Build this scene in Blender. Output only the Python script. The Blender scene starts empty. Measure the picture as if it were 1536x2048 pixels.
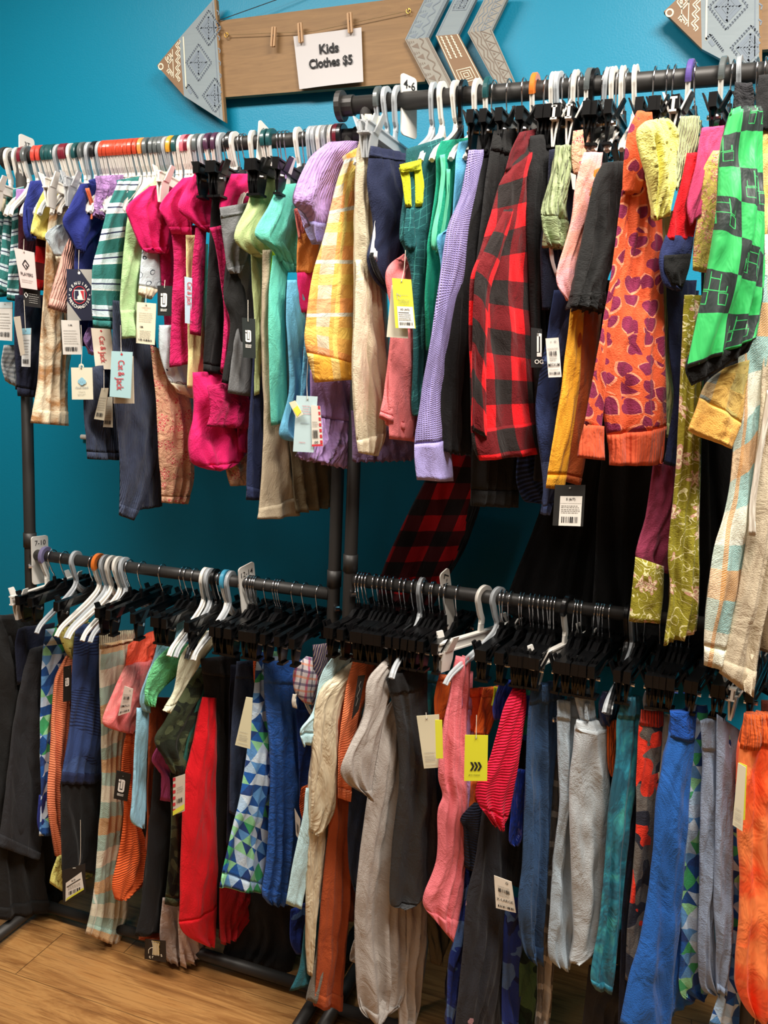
import bpy, math, random
from mathutils import Vector, Matrix, noise as mnoise

# ------------------------------------------------------------------ camera, light, exposure
SC = bpy.context.scene
COL = SC.collection
PI = math.pi
CAMZ = 1.58
FPX, CX, CY = 1650.0, 768.0, 1024.0


def _n(v):
    return Vector(v).normalized()


XD = _n((4668, 444, -1650))
ZD = -_n((-468, 11047, 1650))
ZD = (ZD - XD * ZD.dot(XD)).normalized()
YD = ZD.cross(XD)
CAMP = Vector((0, 0, CAMZ))

cam_data = bpy.data.cameras.new('camera')
cam_data.sensor_fit = 'VERTICAL'
cam_data.sensor_height = 36.0
cam_data.lens = FPX / 2048 * 36.0
cam = bpy.data.objects.new('camera', cam_data)
COL.objects.link(cam)
cm = Matrix(((XD[0], -XD[1], -XD[2], 0), (YD[0], -YD[1], -YD[2], 0), (ZD[0], -ZD[1], -ZD[2], CAMZ), (0, 0, 0, 1)))
cam.matrix_world = cm
SC.camera = cam

vs = SC.view_settings
vs.view_transform = 'Standard'
vs.look = 'None'
vs.gamma = 1
vs.use_curve_mapping = False
vs.exposure = 0.0

w = bpy.data.worlds.new('world')
SC.world = w
w.use_nodes = True
w.node_tree.nodes['Background'].inputs[0].default_value = (1.0, 0.93, 0.84, 1)
w.node_tree.nodes['Background'].inputs[1].default_value = 0.05


def area(name, loc, sx, sy, power, col, rot=(0, 0, 0)):
    d = bpy.data.lights.new(name, 'AREA')
    d.shape = 'RECTANGLE'
    d.size, d.size_y = sx, sy
    d.energy = power
    d.color = col
    o = bpy.data.objects.new(name, d)
    o.location = loc
    o.rotation_euler = rot
    COL.objects.link(o)


area('ceiling_panel_light', (0.45, 0.78, 3.16), 1.2, 0.6, 112, (1.0, 0.93, 0.84))
area('ceiling_panel_light', (-1.55, 0.78, 3.16), 1.2, 0.6, 70, (1.0, 0.93, 0.84))
area('ceiling_panel_light', (-0.4, -1.2, 3.16), 1.2, 0.6, 9, (1.0, 0.93, 0.84))

# ------------------------------------------------------------------ pixel rays to places in the room


def ray(x, y):
    a, b = (x - CX) / FPX, (y - CY) / FPX
    return Vector((XD[0] * a + XD[1] * b + XD[2], YD[0] * a + YD[1] * b + YD[2], ZD[0] * a + ZD[1] * b + ZD[2]))


def atY(x, y, Y):
    r = ray(x, y)
    return CAMP + r * (Y / r[1])


def atZ(x, y, Z):
    r = ray(x, y)
    return CAMP + r * ((Z - CAMZ) / r[2])


# ------------------------------------------------------------------ node helpers


def lin(h, k=1.0):
    if not isinstance(h, str):
        return tuple(h)
    h = h.lstrip('#')
    r = []
    for i in (0, 2, 4):
        c = int(h[i:i + 2], 16) / 255
        c = c / 12.92 if c <= .04045 else ((c + .055) / 1.055) ** 2.4
        r.append(c * k)
    return (r[0], r[1], r[2], 1)


NT = None


class S:
    def __init__(s, k):
        s.k = k

    def _m(s, op, *o):
        return M(op, s, *o)

    def __add__(s, o): return M('ADD', s, o)
    def __radd__(s, o): return M('ADD', o, s)
    def __sub__(s, o): return M('SUBTRACT', s, o)
    def __rsub__(s, o): return M('SUBTRACT', o, s)
    def __mul__(s, o): return M('MULTIPLY', s, o)
    def __rmul__(s, o): return M('MULTIPLY', o, s)
    def __truediv__(s, o): return M('DIVIDE', s, o)
    def __rtruediv__(s, o): return M('DIVIDE', o, s)
    def __neg__(s): return M('MULTIPLY', s, -1.0)


def setin(i, v):
    if isinstance(v, S):
        NT.links.new(v.k, i)
    else:
        i.default_value = v


def M(op, *a):
    n = NT.nodes.new('ShaderNodeMath')
    n.operation = op
    for i, v in enumerate(a):
        setin(n.inputs[i], v)
    return S(n.outputs[0])


def fl(x): return M('FLOOR', x)
def fr(x): return M('FRACT', x)
def gt(a, b): return M('GREATER_THAN', a, b)
def lt(a, b): return M('LESS_THAN', a, b)
def ab(a): return M('ABSOLUTE', a)
def mx(a, b): return M('MAXIMUM', a, b)
def mn(a, b): return M('MINIMUM', a, b)
def sn(a): return M('SINE', a)


def vec(x, y, z=0.0):
    n = NT.nodes.new('ShaderNodeCombineXYZ')
    for i, v in enumerate((x, y, z)):
        setin(n.inputs[i], v)
    return S(n.outputs[0])


def sep(v):
    n = NT.nodes.new('ShaderNodeSeparateXYZ')
    setin(n.inputs[0], v)
    return S(n.outputs[0]), S(n.outputs[1]), S(n.outputs[2])


def UV():
    n = NT.nodes.new('ShaderNodeTexCoord')
    return sep(S(n.outputs['UV']))[:2]


def OBJ():
    n = NT.nodes.new('ShaderNodeTexCoord')
    return S(n.outputs['Object'])


def wn(v):
    n = NT.nodes.new('ShaderNodeTexWhiteNoise')
    n.noise_dimensions = '3D'
    setin(n.inputs['Vector'], v)
    return S(n.outputs['Value'])


def nz(v, scale, detail=2.0, rough=.5, dist=0.0):
    n = NT.nodes.new('ShaderNodeTexNoise')
    setin(n.inputs['Vector'], v)
    n.inputs['Scale'].default_value = scale
    n.inputs['Detail'].default_value = detail
    n.inputs['Roughness'].default_value = rough
    n.inputs['Distortion'].default_value = dist
    return S(n.outputs[0])


def vor(v, scale, rnd=1.0):
    n = NT.nodes.new('ShaderNodeTexVoronoi')
    setin(n.inputs['Vector'], v)
    n.inputs['Scale'].default_value = scale
    n.inputs['Randomness'].default_value = rnd
    return S(n.outputs['Distance']), S(n.outputs['Color']), S(n.outputs['Position'])


def mixc(f, a, b):
    n = NT.nodes.new('ShaderNodeMix')
    n.data_type = 'RGBA'
    setin(n.inputs[0], f)
    for i, v in ((6, a), (7, b)):
        if isinstance(v, str):
            v = lin(v)
        setin(n.inputs[i], v)
    return S(n.outputs[2])


def ramp(f, stops, const=True):
    n = NT.nodes.new('ShaderNodeValToRGB')
    cr = n.color_ramp
    cr.interpolation = 'CONSTANT' if const else 'LINEAR'
    while len(cr.elements) < len(stops):
        cr.elements.new(0.5)
    for e, (p, c) in zip(cr.elements, stops):
        e.position = p
        e.color = lin(c)
    setin(n.inputs[0], f)
    return S(n.outputs[0])


MATS = {}


def newmat(name):
    global NT
    m = bpy.data.materials.new(name)
    m.use_nodes = True
    NT = m.node_tree
    return m, NT.nodes['Principled BSDF']


def bump(bsdf, h, strength, dist=.01):
    n = NT.nodes.new('ShaderNodeBump')
    n.inputs['Strength'].default_value = strength
    n.inputs['Distance'].default_value = dist
    setin(n.inputs['Height'], h)
    NT.links.new(n.outputs[0], bsdf.inputs['Normal'])


def plain(name, c, rough=.5, metal=0.0, spec=.5, coat=0.0, alpha=1.0, trans=0.0):
    if name in MATS:
        return MATS[name]
    m, b = newmat(name)
    b.inputs['Base Color'].default_value = lin(c)
    b.inputs['Roughness'].default_value = rough
    b.inputs['Metallic'].default_value = metal
    b.inputs['Specular IOR Level'].default_value = spec
    b.inputs['Coat Weight'].default_value = coat
    b.inputs['Transmission Weight'].default_value = trans
    if alpha < 1:
        b.inputs['Alpha'].default_value = alpha
    MATS[name] = m
    return m


# fabric patterns: each takes u (across) and v (down) in metres and gives a colour socket


def P_solid(c, c2=None, sc=25, amt=.5):
    def f(u, v):
        if not c2:
            return mixc(nz(vec(u, v), 30, 3) * .18, c, tuple(list(x * .7 for x in lin(c)[:3]) + [1]))
        return mixc(M('MULTIPLY', nz(vec(u, v), sc, 3, .6), amt * 1.4), c, c2)
    return f


def P_heather(c, c2, s=60):
    return lambda u, v: mixc(nz(vec(u * .35, v * 2.2), s * 6, 3, .7), c, c2)


def P_tie(c, c2, c3=None, sc=14):
    def f(u, v):
        p = vec(u, v * .8)
        a = nz(p, sc, 4, .6, 1.0)
        st = [(0, c), (.42, c), (.56, c2), (1, c3 or c2)]
        return ramp(a, st, False)
    return f


def P_stripes(period, stops, ang=0.0, warp=0.0):
    def f(u, v):
        t = v
        if ang:
            t = v + u * ang
        if warp:
            t = t + nz(vec(u, v), 12, 1) * warp
        return ramp(fr(t / period), stops)
    return f


def P_plaid(base, bands):
    # bands: (axis, period, offset, width, colour, mix)
    def f(u, v):
        c = mixc(0.0, base, base)
        for ax, per, off, wd, col, k in bands:
            t = fr(((u if ax == 'u' else v) + off) / per)
            c = mixc(lt(t, wd / per) * k, c, col)
        return c
    return f


def P_plaidtwill(base, bands):
    g = P_plaid(base, bands)

    def f(u, v):
        c = g(u, v)
        tw = gt(fr((u * 1.0 + v) / .0045), .62)
        return mixc(tw * .45, c, '#ece6d0')
    return f


def P_buffalo(red, black, p, dim='#4a0d12'):
    def f(u, v):
        a = lt(fr(u / p), .5)
        b = lt(fr(v / p), .5)
        s = a + b
        tw = gt(fr((u - v) / .003), .5) * .12
        c = mixc(gt(s, .5), red, mixc(tw, dim, '#7a1a20'))
        return mixc(gt(s, 1.5), c, black)
    return f


def P_tri(p, pal):
    def f(u, v):
        t = (v + 5.0) / (.8 * p)
        x = (u + 5.0) / p - t * .5
        i, q, j, ft = fl(x), fr(x), fl(t), fr(t)
        tri = gt(q + ft, 1.0)
        r = wn(vec(i + .13, j + .21, tri + .37))
        n = len(pal)
        return ramp(r, [(k / n, c) for k, c in enumerate(pal)])
    return f


def P_camo(cols, sc=22, sx=1.0):
    def f(u, v):
        a = nz(vec(u, v * sx), sc, 1.5, .5, .6)
        b = nz(vec(u + 3.7, v * sx + 1.9), sc * 1.1, 1.5, .5, .6)
        c = mixc(gt(a, .55), cols[0], cols[1])
        c = mixc(gt(b, .56), c, cols[2])
        if len(cols) > 3:
            c = mixc(lt(a + b, .86), c, cols[3])
        return c
    return f


def P_shards(cols, p=.05):
    def f(u, v):
        d, c1, _ = vor(vec(u + sn(v * 60) * .008, v), 1 / p)
        r, g, b = sep(c1)
        return ramp(r, [(0, cols[0]), (.45, cols[1]), (.68, cols[2]), (.9, cols[0])])
    return f


def P_hearts(base, spot, rim, p=.036):
    def f(u, v):
        d, c1, pos = vor(vec(u, v), 1 / p, .75)
        r, g, b = sep(c1)
        px, py, _ = sep(pos)
        X, Y = (u - px * p) / p if False else (u - px) / p, (v - py) / p
        an = r * 6.28
        cs, s_ = M('COSINE', an), sn(an)
        x = X * cs - Y * s_
        y = X * s_ + Y * cs
        R = .24 + g * .15

        def heart(x, y, R):
            x, y = x / R, y / R
            q = x * x + y * y - 1.0
            e = q * q * q - x * x * y * y * y
            return lt(e, 0.0)
        c = mixc(heart(x + .05, y + .05, R * 1.12), base, rim)
        return mixc(heart(x, y, R), c, spot)
    return f


def P_floral(base, c1, c2, p=.06, stem=None):
    def f(u, v):
        d, cc, pos = vor(vec(u, v), 1 / p, .8)
        r, g, b = sep(cc)
        px, py, _ = sep(pos)
        X, Y = (u - px) / p, (v - py) / p
        th = M('ARCTAN2', Y, X)
        rad = M('SQRT', X * X + Y * Y)
        pet = .26 + sn(th * 6 + r * 6.28) * .12
        c = mixc(0.0, base, base)
        if stem:
            nn = nz(vec(u, v), 1.6 / p, 1, .5, 1.5)
            c = mixc(lt(ab(nn - .5), .018), c, stem)
        on = gt(g, .3)
        c = mixc(lt(rad, pet) * on, c, c1)
        c = mixc(lt(ab(rad - pet * .62), .035) * on, c, c2)
        return mixc(lt(rad, .06) * on, c, c2)
    return f


def P_bricks(g, k, p=.064):
    def f(u, v):
        a, b = u / p + 20.3, v / p + 20.1
        i, j = fl(a), fl(b)
        x, y = fr(a) - .5, fr(b) - .5
        par = gt(M('MODULO', i + j, 2.0), .5)
        # letter H made of thin outlined blocks
        ax, ay = ab(x), ab(y)

        def box(cx, cy, hw, hh, t=.022):
            dx, dy = ab(ax - cx), ab(y - cy)
            return lt(dx, hw) * lt(dy, hh) - lt(dx, hw - t) * lt(dy, hh - t)
        o1 = box(.24, .17, .12, .15)
        leg = lt(ab(ax - .13), .012) * lt(ab(y + .22), .22)
        leg2 = lt(ab(ax - .30), .012) * lt(ab(y + .08), .08)
        bar = lt(ab(y + .01), .012) * lt(ax, .3) + lt(ab(y + .3), .012) * lt(ax, .13)
        ln = gt(o1 + leg + leg2 + bar, .5)
        c = mixc(ln, k, g)
        return mixc(par, c, g)
    return f


def P_denim(c, c2):
    def f(u, v):
        a = nz(vec(u * 8, v), 30, 3, .7)
        b = nz(vec(u, v), 6, 2)
        return mixc(a * .5 + b * .35, c, c2)
    return f


def P_eyelet(c, hole, p=.02):
    def f(u, v):
        d, c1, _ = vor(vec(u, v), 1 / p, .4)
        r, g, b = sep(c1)
        return mixc(lt(d, .2) * gt(r, .45), c, hole)
    return f


def P_grid(base, line, p=.02):
    def f(u, v):
        a = lt(fr(u / p), .09)
        b = lt(fr(v / p), .09)
        on = gt(nz(vec(u, v), 14, 1), .5)
        return mixc(mx(a, b) * on * .7, base, line)
    return f


def P_print(base, col, p=.05, th=.25):
    def f(u, v):
        d, c1, pos = vor(vec(u, v), 1 / p, .6)
        n = nz(vec(u, v), 90, 1, .5)
        r, g, b = sep(c1)
        return mixc(lt(ab(d - .26 - n * .12), .022) * gt(r, th), base, col)
    return f


def P_active(a, b, c):
    # navy active wear: solid blocks with fine curved stripes
    def f(u, v):
        st = gt(fr((v + u * .35 + sn(u * 18) * .01) / .0085), .55)
        blk = gt(nz(vec(u, v), 9, 0), .5)
        x = mixc(st * blk, a, b)
        return mixc(gt(nz(vec(u + 4, v), 7, 0), .58), x, c)
    return f


def fab(name, pat, tex='weave', rough=.85, bs=.35, sheen=.15):
    if name in MATS:
        return MATS[name]
    m, b = newmat(name)
    u, v = UV()
    col = pat(u, v)
    setin(b.inputs['Base Color'], col)
    b.inputs['Roughness'].default_value = rough
    b.inputs['Specular IOR Level'].default_value = .25 if rough > .6 else .5
    b.inputs['Sheen Weight'].default_value = sheen * .5
    b.inputs['Sheen Roughness'].default_value = .5
    wr = nz(vec(u, v * .45), 24, 4, .6, .8) * 1.3
    if tex == 'rib':
        h = wr + sn(u * 1100) * .15
    elif tex == 'cord':
        h = wr + sn(u * 1700) * .15
    elif tex == 'waffle':
        h = wr + mx(sn(u * 1500), sn(v * 1500)) * .22
    elif tex == 'hrib':
        h = wr + sn(v * 1000 + u * 500) * .11
    elif tex == 'knit':
        d, c1, _ = vor(vec(u, v), 60, .3)
        h = wr + sn(u * 900) * .08 - lt(d, .25) * .5
    elif tex == 'satin':
        h = nz(vec(u * 2, v * .6), 20, 3, .6, 1.2) * 1.6
    elif tex == 'crinkle':
        h = nz(vec(u, v), 30, 5, .65, 1.5) * 1.6
    else:
        h = wr + nz(vec(u, v), 420, 2) * .16
    bump(b, h, min(1.0, bs * 1.5), .014)
    MATS[name] = m
    return m


# ------------------------------------------------------------------ object helpers
PARTNAMES = {}


def tagp(o, label=None, cat=None, group=None, kind=None):
    if label: o['label'] = label
    if cat: o['category'] = cat
    if group: o['group'] = group
    if kind: o['kind'] = kind
    return o


def mesh(name, verts, faces, mat, uvs=None, smooth=True):
    me = bpy.data.meshes.new(name)
    me.from_pydata([tuple(v) for v in verts], [], faces)
    if mat:
        me.materials.append(mat)
    if uvs:
        ul = me.uv_layers.new(name='UVMap')
        flat = []
        for p in me.polygons:
            for vi in p.vertices:
                flat.extend(uvs[vi])
        ul.data.foreach_set('uv', flat)
    if smooth:
        me.polygons.foreach_set('use_smooth', [True] * len(me.polygons))
    me.update()
    return me


def link(name, me, parent=None, loc=None):
    o = bpy.data.objects.new(name, me)
    COL.objects.link(o)
    if parent:
        o.parent = parent
    if loc is not None:
        o.location = loc
    return o


def empty(name, loc=(0, 0, 0), rz=0.0):
    o = bpy.data.objects.new(name, None)
    o.empty_display_size = .05
    o.location = loc
    o.rotation_euler = (0, 0, rz)
    COL.objects.link(o)
    return o


class MB:
    """collects simple shapes into one mesh"""

    def __init__(s):
        s.v, s.f, s.uv = [], [], []

    def add(s, v, f):
        k = len(s.v)
        s.v += [Vector(x) for x in v]
        s.f += [tuple(i + k for i in q) for q in f]

    def box(s, c, d, ax=None):
        c = Vector(c)
        X, Y, Z = ax if ax else (Vector((1, 0, 0)), Vector((0, 1, 0)), Vector((0, 0, 1)))
        v = []
        for i in (-1, 1):
            for j in (-1, 1):
                for k in (-1, 1):
                    v.append(c + X * (i * d[0] / 2) + Y * (j * d[1] / 2) + Z * (k * d[2] / 2))
        s.add(v, [(0, 1, 3, 2), (4, 6, 7, 5), (0, 4, 5, 1), (2, 3, 7, 6), (0, 2, 6, 4), (1, 5, 7, 3)])
        return s

    def tube(s, pts, r, n=10, caps=True, sq=None):
        """round tube, or a flat strip when sq=(half width along side, half thickness along X)"""
        pts = [Vector(p) for p in pts]
        v, f = [], []
        N = len(pts)
        for i, p in enumerate(pts):
            t = (pts[min(i + 1, N - 1)] - pts[max(i - 1, 0)]).normalized()
            up = Vector((1, 0, 0))
            if abs(t.dot(up)) > .95:
                up = Vector((0, 0, 1))
            a = (up - t * up.dot(t)).normalized()
            b = t.cross(a)
            rr = r[i] if isinstance(r, (list, tuple)) else r
            if sq:
                hw = sq[0][i] if isinstance(sq[0], (list, tuple)) else sq[0]
                ht = sq[1]
                e = .28
                for (ca, cb) in ((-1, -1 + e), (-1 + e, -1), (1 - e, -1), (1, -1 + e), (1, 1 - e), (1 - e, 1), (-1 + e, 1), (-1, 1 - e)):
                    v.append(p + a * (ht * ca) + b * (hw * cb))
            else:
                for k in range(n):
                    an = 2 * PI * k / n
                    v.append(p + a * (rr * math.cos(an)) + b * (rr * math.sin(an)))
        m = 8 if sq else n
        for i in range(N - 1):
            for k in range(m):
                f.append((i * m + k, i * m + (k + 1) % m, (i + 1) * m + (k + 1) % m, (i + 1) * m + k))
        if caps:
            f.append(tuple(range(m - 1, -1, -1)))
            f.append(tuple((N - 1) * m + k for k in range(m)))
        s.add(v, f)
        return s

    def prism(s, poly, th, o, ex, ey, ez):
        """polygon in (ex, ey) extruded by th along ez"""
        o, ex, ey, ez = Vector(o), Vector(ex), Vector(ey), Vector(ez)
        n = len(poly)
        v = [o + ex * p[0] + ey * p[1] for p in poly] + [o + ex * p[0] + ey * p[1] + ez * th for p in poly]
        f = [tuple(range(n)), tuple(range(2 * n - 1, n - 1, -1))]
        for i in range(n):
            f.append((i, i + n, (i + 1) % n + n, (i + 1) % n))
        s.add(v, f)
        return s

    def mesh(s, name, mat, smooth=False, uvs=None):
        return mesh(name, s.v, s.f, mat, uvs, smooth)

    def build(s, name, mat, parent=None, loc=None, smooth=False):
        L = worldloc(parent) if parent else Vector(loc if loc is not None else s.v[0])
        me = mesh(name, [p - L for p in s.v], s.f, mat, None, smooth)
        return link(name, me, parent, None if parent else L)


def worldloc(o):
    L = Vector((0, 0, 0))
    while o:
        L = L + o.location
        o = o.parent
    return L


TXT = {}


def text_geo(body, bold=0.0):
    key = (body, bold)
    if key in TXT:
        return TXT[key]
    cu = bpy.data.curves.new('t', 'FONT')
    cu.body = body
    cu.size = 1.0
    cu.resolution_u = 3
    cu.offset = bold
    ob = bpy.data.objects.new('t', cu)
    me = bpy.data.meshes.new_from_object(ob)
    vs_ = [Vector(v.co) for v in me.vertices]
    fs = [tuple(p.vertices) for p in me.polygons]
    bpy.data.objects.remove(ob)
    bpy.data.meshes.remove(me)
    bpy.data.curves.remove(cu)
    if vs_:
        x0, x1 = min(p.x for p in vs_), max(p.x for p in vs_)
        y0, y1 = min(p.y for p in vs_), max(p.y for p in vs_)
    else:
        x0 = x1 = y0 = y1 = 0
    TXT[key] = (vs_, fs, x0, x1, y0, y1)
    return TXT[key]


class Face:
    """a flat face (quad in space) on which writing and shapes are laid in 0..1 coordinates, y down"""

    def __init__(s, tl, tr, br, bl, lift=.0012):
        s.q = [Vector(p) for p in (tl, tr, br, bl)]
        s.w = (s.q[1] - s.q[0]).length
        s.h = (s.q[3] - s.q[0]).length
        n = (s.q[1] - s.q[0]).cross(s.q[3] - s.q[0]).normalized()
        if n.dot(CAMP - s.q[0]) < 0:
            n = -n
        s.n = n
        s.lift = lift
        s.layers = {}

    def P(s, x, y, l=1):
        a = s.q[0].lerp(s.q[1], x)
        b = s.q[3].lerp(s.q[2], x)
        return a.lerp(b, y) + s.n * (s.lift * l)

    def mb(s, key):
        return s.layers.setdefault(key, MB())

    def text(s, body, cx, cy, hgt, key='black', bold=0.0, ang=0.0, maxw=None, l=1.0, sx=1.0):
        """text centred at cx, cy with cap height hgt (fraction of the face height)"""
        v, f, x0, x1, y0, y1 = text_geo(body, bold)
        if not v:
            return
        k = hgt * s.h / .72
        kx = k * sx
        if maxw and (x1 - x0) * kx > maxw * (s.w if not ang else s.h):
            kx *= maxw * (s.w if not ang else s.h) / ((x1 - x0) * kx)
        mxx, my = (x0 + x1) / 2, .35
        ca, sa = math.cos(ang), math.sin(ang)
        vv = []
        for p in v:
            a, b = (p.x - mxx) * kx, (p.y - my) * k
            a, b = a * ca - b * sa, a * sa + b * ca
            vv.append(s.P(cx + a / s.w, cy - b / s.h, l))
        s.mb(key).add(vv, f)

    def poly(s, pts, key, l=.6):
        s.mb(key).add([s.P(x, y, l) for x, y in pts], [tuple(range(len(pts)))])

    def rect(s, x0, y0, x1, y1, key, l=.6):
        s.poly([(x0, y0), (x1, y0), (x1, y1), (x0, y1)], key, l)

    def line(s, pts, wd, key, l=1.0, closed=False):
        """stroke of width wd (fraction of the face width)"""
        P3 = [s.P(x, y, l) for x, y in pts]
        if closed:
            P3.append(P3[0])
        hw = wd * s.w / 2
        v, f = [], []
        for i, p in enumerate(P3):
            a = P3[max(i - 1, 0)]
            b = P3[min(i + 1, len(P3) - 1)]
            if closed and i in (0, len(P3) - 1):
                a, b = P3[-2], P3[1]
            d = (b - a)
            d = s.n.cross(d).normalized() if d.length > 1e-9 else Vector((0, 0, 1))
            v += [p - d * hw, p + d * hw]
        for i in range(len(P3) - 1):
            f.append((2 * i, 2 * i + 1, 2 * i + 3, 2 * i + 2))
        s.mb(key).add(v, f)

    def disc(s, cx, cy, r, key, l=.6, n=28, r2=None, a0=0, a1=2 * PI):
        asp = s.w / s.h
        o = [(cx + r * math.cos(a0 + (a1 - a0) * k / n), cy + r * asp * math.sin(a0 + (a1 - a0) * k / n)) for k in range(n + 1)]
        if r2 is None:
            s.poly(o[:-1], key, l)
        else:
            s.line(o, r - r2, key, l)

    def bars(s, x0, y0, x1, y1, key='black', seed=1, n=26):
        rnd = random.Random(seed)
        x = x0
        st = (x1 - x0) / n
        while x < x1:
            wd = st * rnd.choice((.4, .6, 1.0, 1.5))
            s.rect(x, y0, min(x + wd, x1), y1, key, .9)
            x += wd + st * rnd.choice((.5, .8, 1.1))

    def lines(s, x0, y0, x1, ys, key='grey', th=.006, seed=1):
        rnd = random.Random(seed)
        for y in ys:
            x = x0
            e = x1 - rnd.random() * .12
            while x < e:
                wd = rnd.uniform(.03, .10)
                s.rect(x, y, min(x + wd, e), y + th, key, .9)
                x += wd + .018

    def build(s, parent, names=None):
        names = names or {}
        for k, m in s.layers.items():
            if m.f:
                m.build(names.get(k, 'print'), INK[k], parent)


INK = {}
for _k, _c in dict(black='#17171a', white='#f2f0ea', grey='#77756f', red='#c8303c', orange='#d8702c', cyan='#8cc0d4', navy='#1d2340', lgrey='#a6a49e',
                   cream='#e6dfc8', yellow='#e0e04a', gold='#b89a4a', pale='#c9d6d8', brown='#6b4a35', blue='#2a4a8c', red2='#d8333b', tag_white='#e9e5dc',
                   slate='#7c8894', taupe='#7d6f63', tan='#8a6a4a', pinkpr='#c98a94').items():
    INK[_k] = plain('ink_' + _k, _c, .7)
# ------------------------------------------------------------------ the room
YW = 2.25


def wallmat():
    m, b = newmat('teal_wall_paint')
    p = OBJ()
    setin(b.inputs['Base Color'], mixc(nz(p, 3, 3) * .5, '#0a8cb0', '#0a86a8'))
    b.inputs['Roughness'].default_value = .42
    b.inputs['Specular IOR Level'].default_value = .35
    bump(b, nz(p, 220, 3) + nz(p, 40, 2) * .6, .12, .004)
    return m


def floormat():
    m, b = newmat('wood_laminate')
    x, y, _ = sep(OBJ())
    pw, pl = .18, 1.25
    row = fl(y / pw + .35)
    r = wn(vec(row, 3.1, .5))
    xs = x + r * pl + .13
    j = fl(xs / pl)
    r2 = wn(vec(row + .2, j + .4, .7))
    gx = vec(x * .9 + r2 * 7, y * 7 + r2 * 3)
    a = nz(gx, 2.6, 5, .6, 1.4)
    g = nz(vec(x * 1.5 + r2 * 5, y * 45), 4, 4, .6, .5)
    c = ramp(a, [(.25, '#5f3d1f'), (.42, '#946638'), (.55, '#b98a52'), (.68, '#ad7b45'), (.85, '#7c5029')], False)
    c = mixc(gt(g, .56) * .35, c, '#5e3c20')
    c = mixc(g * .35, c, '#8a5c31')
    ex = ab(fr(xs / pl) - .5)
    ey = ab(fr(y / pw + .35) - .5)
    c = mixc(mx(gt(ex, .4990), gt(ey, .4955)) * .75, c, '#2d1b0e')
    setin(b.inputs['Base Color'], c)
    b.inputs['Roughness'].default_value = .38
    bump(b, g, .06, .003)
    return m


def quadobj(name, pts, mat, kind='structure'):
    L = Vector(pts[0])
    me = mesh(name, [Vector(p) - L for p in pts], [(0, 1, 2, 3)], mat, None, False)
    return tagp(link(name, me, None, L), kind=kind)


wm = wallmat()
mb = MB()
mb.box((0, YW + .05, 1.6), (12, .1, 3.2))
o = mb.build('wall_back', wm, loc=(0, YW, 0))
tagp(o, kind='structure')
mb = MB()
mb.box((0, -.9, -.05), (12, 6.5, .1))
o = mb.build('floor', floormat(), loc=(0, 0, 0))
tagp(o, kind='structure')
mb = MB()
mb.box((0, -.9, 3.25), (12, 6.5, .1))
tagp(mb.build('ceiling', plain('ceiling_white', '#d8d4cc', .9), loc=(0, 0, 3.2)), kind='structure')
mb = MB()
mb.box((0, YW - .006, .05), (12, .012, .1))
tagp(mb.build('baseboard_back', plain('baseboard_dark', '#1c1a18', .6), loc=(0, YW, 0)), kind='structure')

# ------------------------------------------------------------------ pipe racks
PIPE = plain('pipe_grey', '#33312f', .48, .25, .5)
CHROME = plain('chrome', '#d9d9dc', .16, 1.0)
RL, RR = 1.78, 1.74
RAILS = dict(TL=(RL, 1.58 + .309 * RL), LL=(RL, 1.58 - .277 * RL), TR=(RR, 1.58 + .3447 * RR), LR=(RR, 1.58 - .2537 * RR))


def railx(rail, px):
    """world X of the rail point seen at pixel column px"""
    Y, Z = RAILS[rail]
    y = 600
    for _ in range(30):
        p = atY(px, y, Y)
        y += (p.z - Z) * 800
    return p.x


def rack(label, Y, x0, x1, ztop, zlow, rtop, f0, f1, over0, over1, stub, shift=0):
    t = empty('garment_rack', (x0, Y, 0))
    tagp(t, label, 'clothes rack', 'black pipe racks')
    r = .0152

    def pipe(name, pts, rr=r):
        m = MB()
        m.tube(pts, rr, 16)
        return m.build(name, PIPE, t, smooth=True)
    pl = pipe('upright', [(x0, Y, .03), (x0, Y, ztop)])
    pr = pipe('upright', [(x1, Y, .03), (x1, Y, ztop)])
    for u, xx in ((pl, x0), (pr, x1)):
        m = MB()
        m.tube([(xx, Y, zlow + .02), (xx, Y, zlow + .06)], r + .0022, 16)
        m.build('coupling', PIPE, u, smooth=True)
        m = MB()
        m.tube([(xx + .012, Y - .02, zlow - .03), (xx + .02, Y - .012, zlow - .03)], .006, 8)
        m.build('screw', CHROME, u)
    tr = pipe('top_rail', [(x0 - over0, Y, ztop), (x1 + over1, Y, ztop)], rtop)
    for s_, xx in ((-1, x0 - over0), (1, x1 + over1)):
        m = MB()
        m.tube([(xx - .006, Y, ztop), (xx + .006, Y, ztop)], rtop + .013, 20)
        m.build('end_flange', PIPE, tr, smooth=False)
        m = MB()
        m.tube([(xx - s_ * .004, Y, ztop), (xx - s_ * .03, Y, ztop)], rtop + .003, 16)
        m.build('reducer', PIPE, tr, smooth=False)
    pipe('lower_rail', [(x0 + .012, Y, zlow), (x1 - .012, Y, zlow)], r * 1.0)
    pipe('base_rail', [(x0, Y, .034), (x1, Y, .034)])
    for xx, (a, b) in ((x0, f0), (x1, f1)):
        f = pipe('foot', [(xx, Y - a, .03), (xx, Y + b, .03)], .017)
        m = MB()
        m.tube([(xx, Y - a - .012, .03), (xx, Y - a + .01, .03)], .0195, 16)
        m.build('end_cap', plain('rubber_black', '#151515', .7), f, smooth=False)
        m = MB()
        m.tube([(xx, Y + b + .012, .03), (xx, Y + b - .01, .03)], .0195, 16)
        m.build('end_cap', plain('rubber_black', '#151515', .7), f, smooth=False)
    return t


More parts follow.
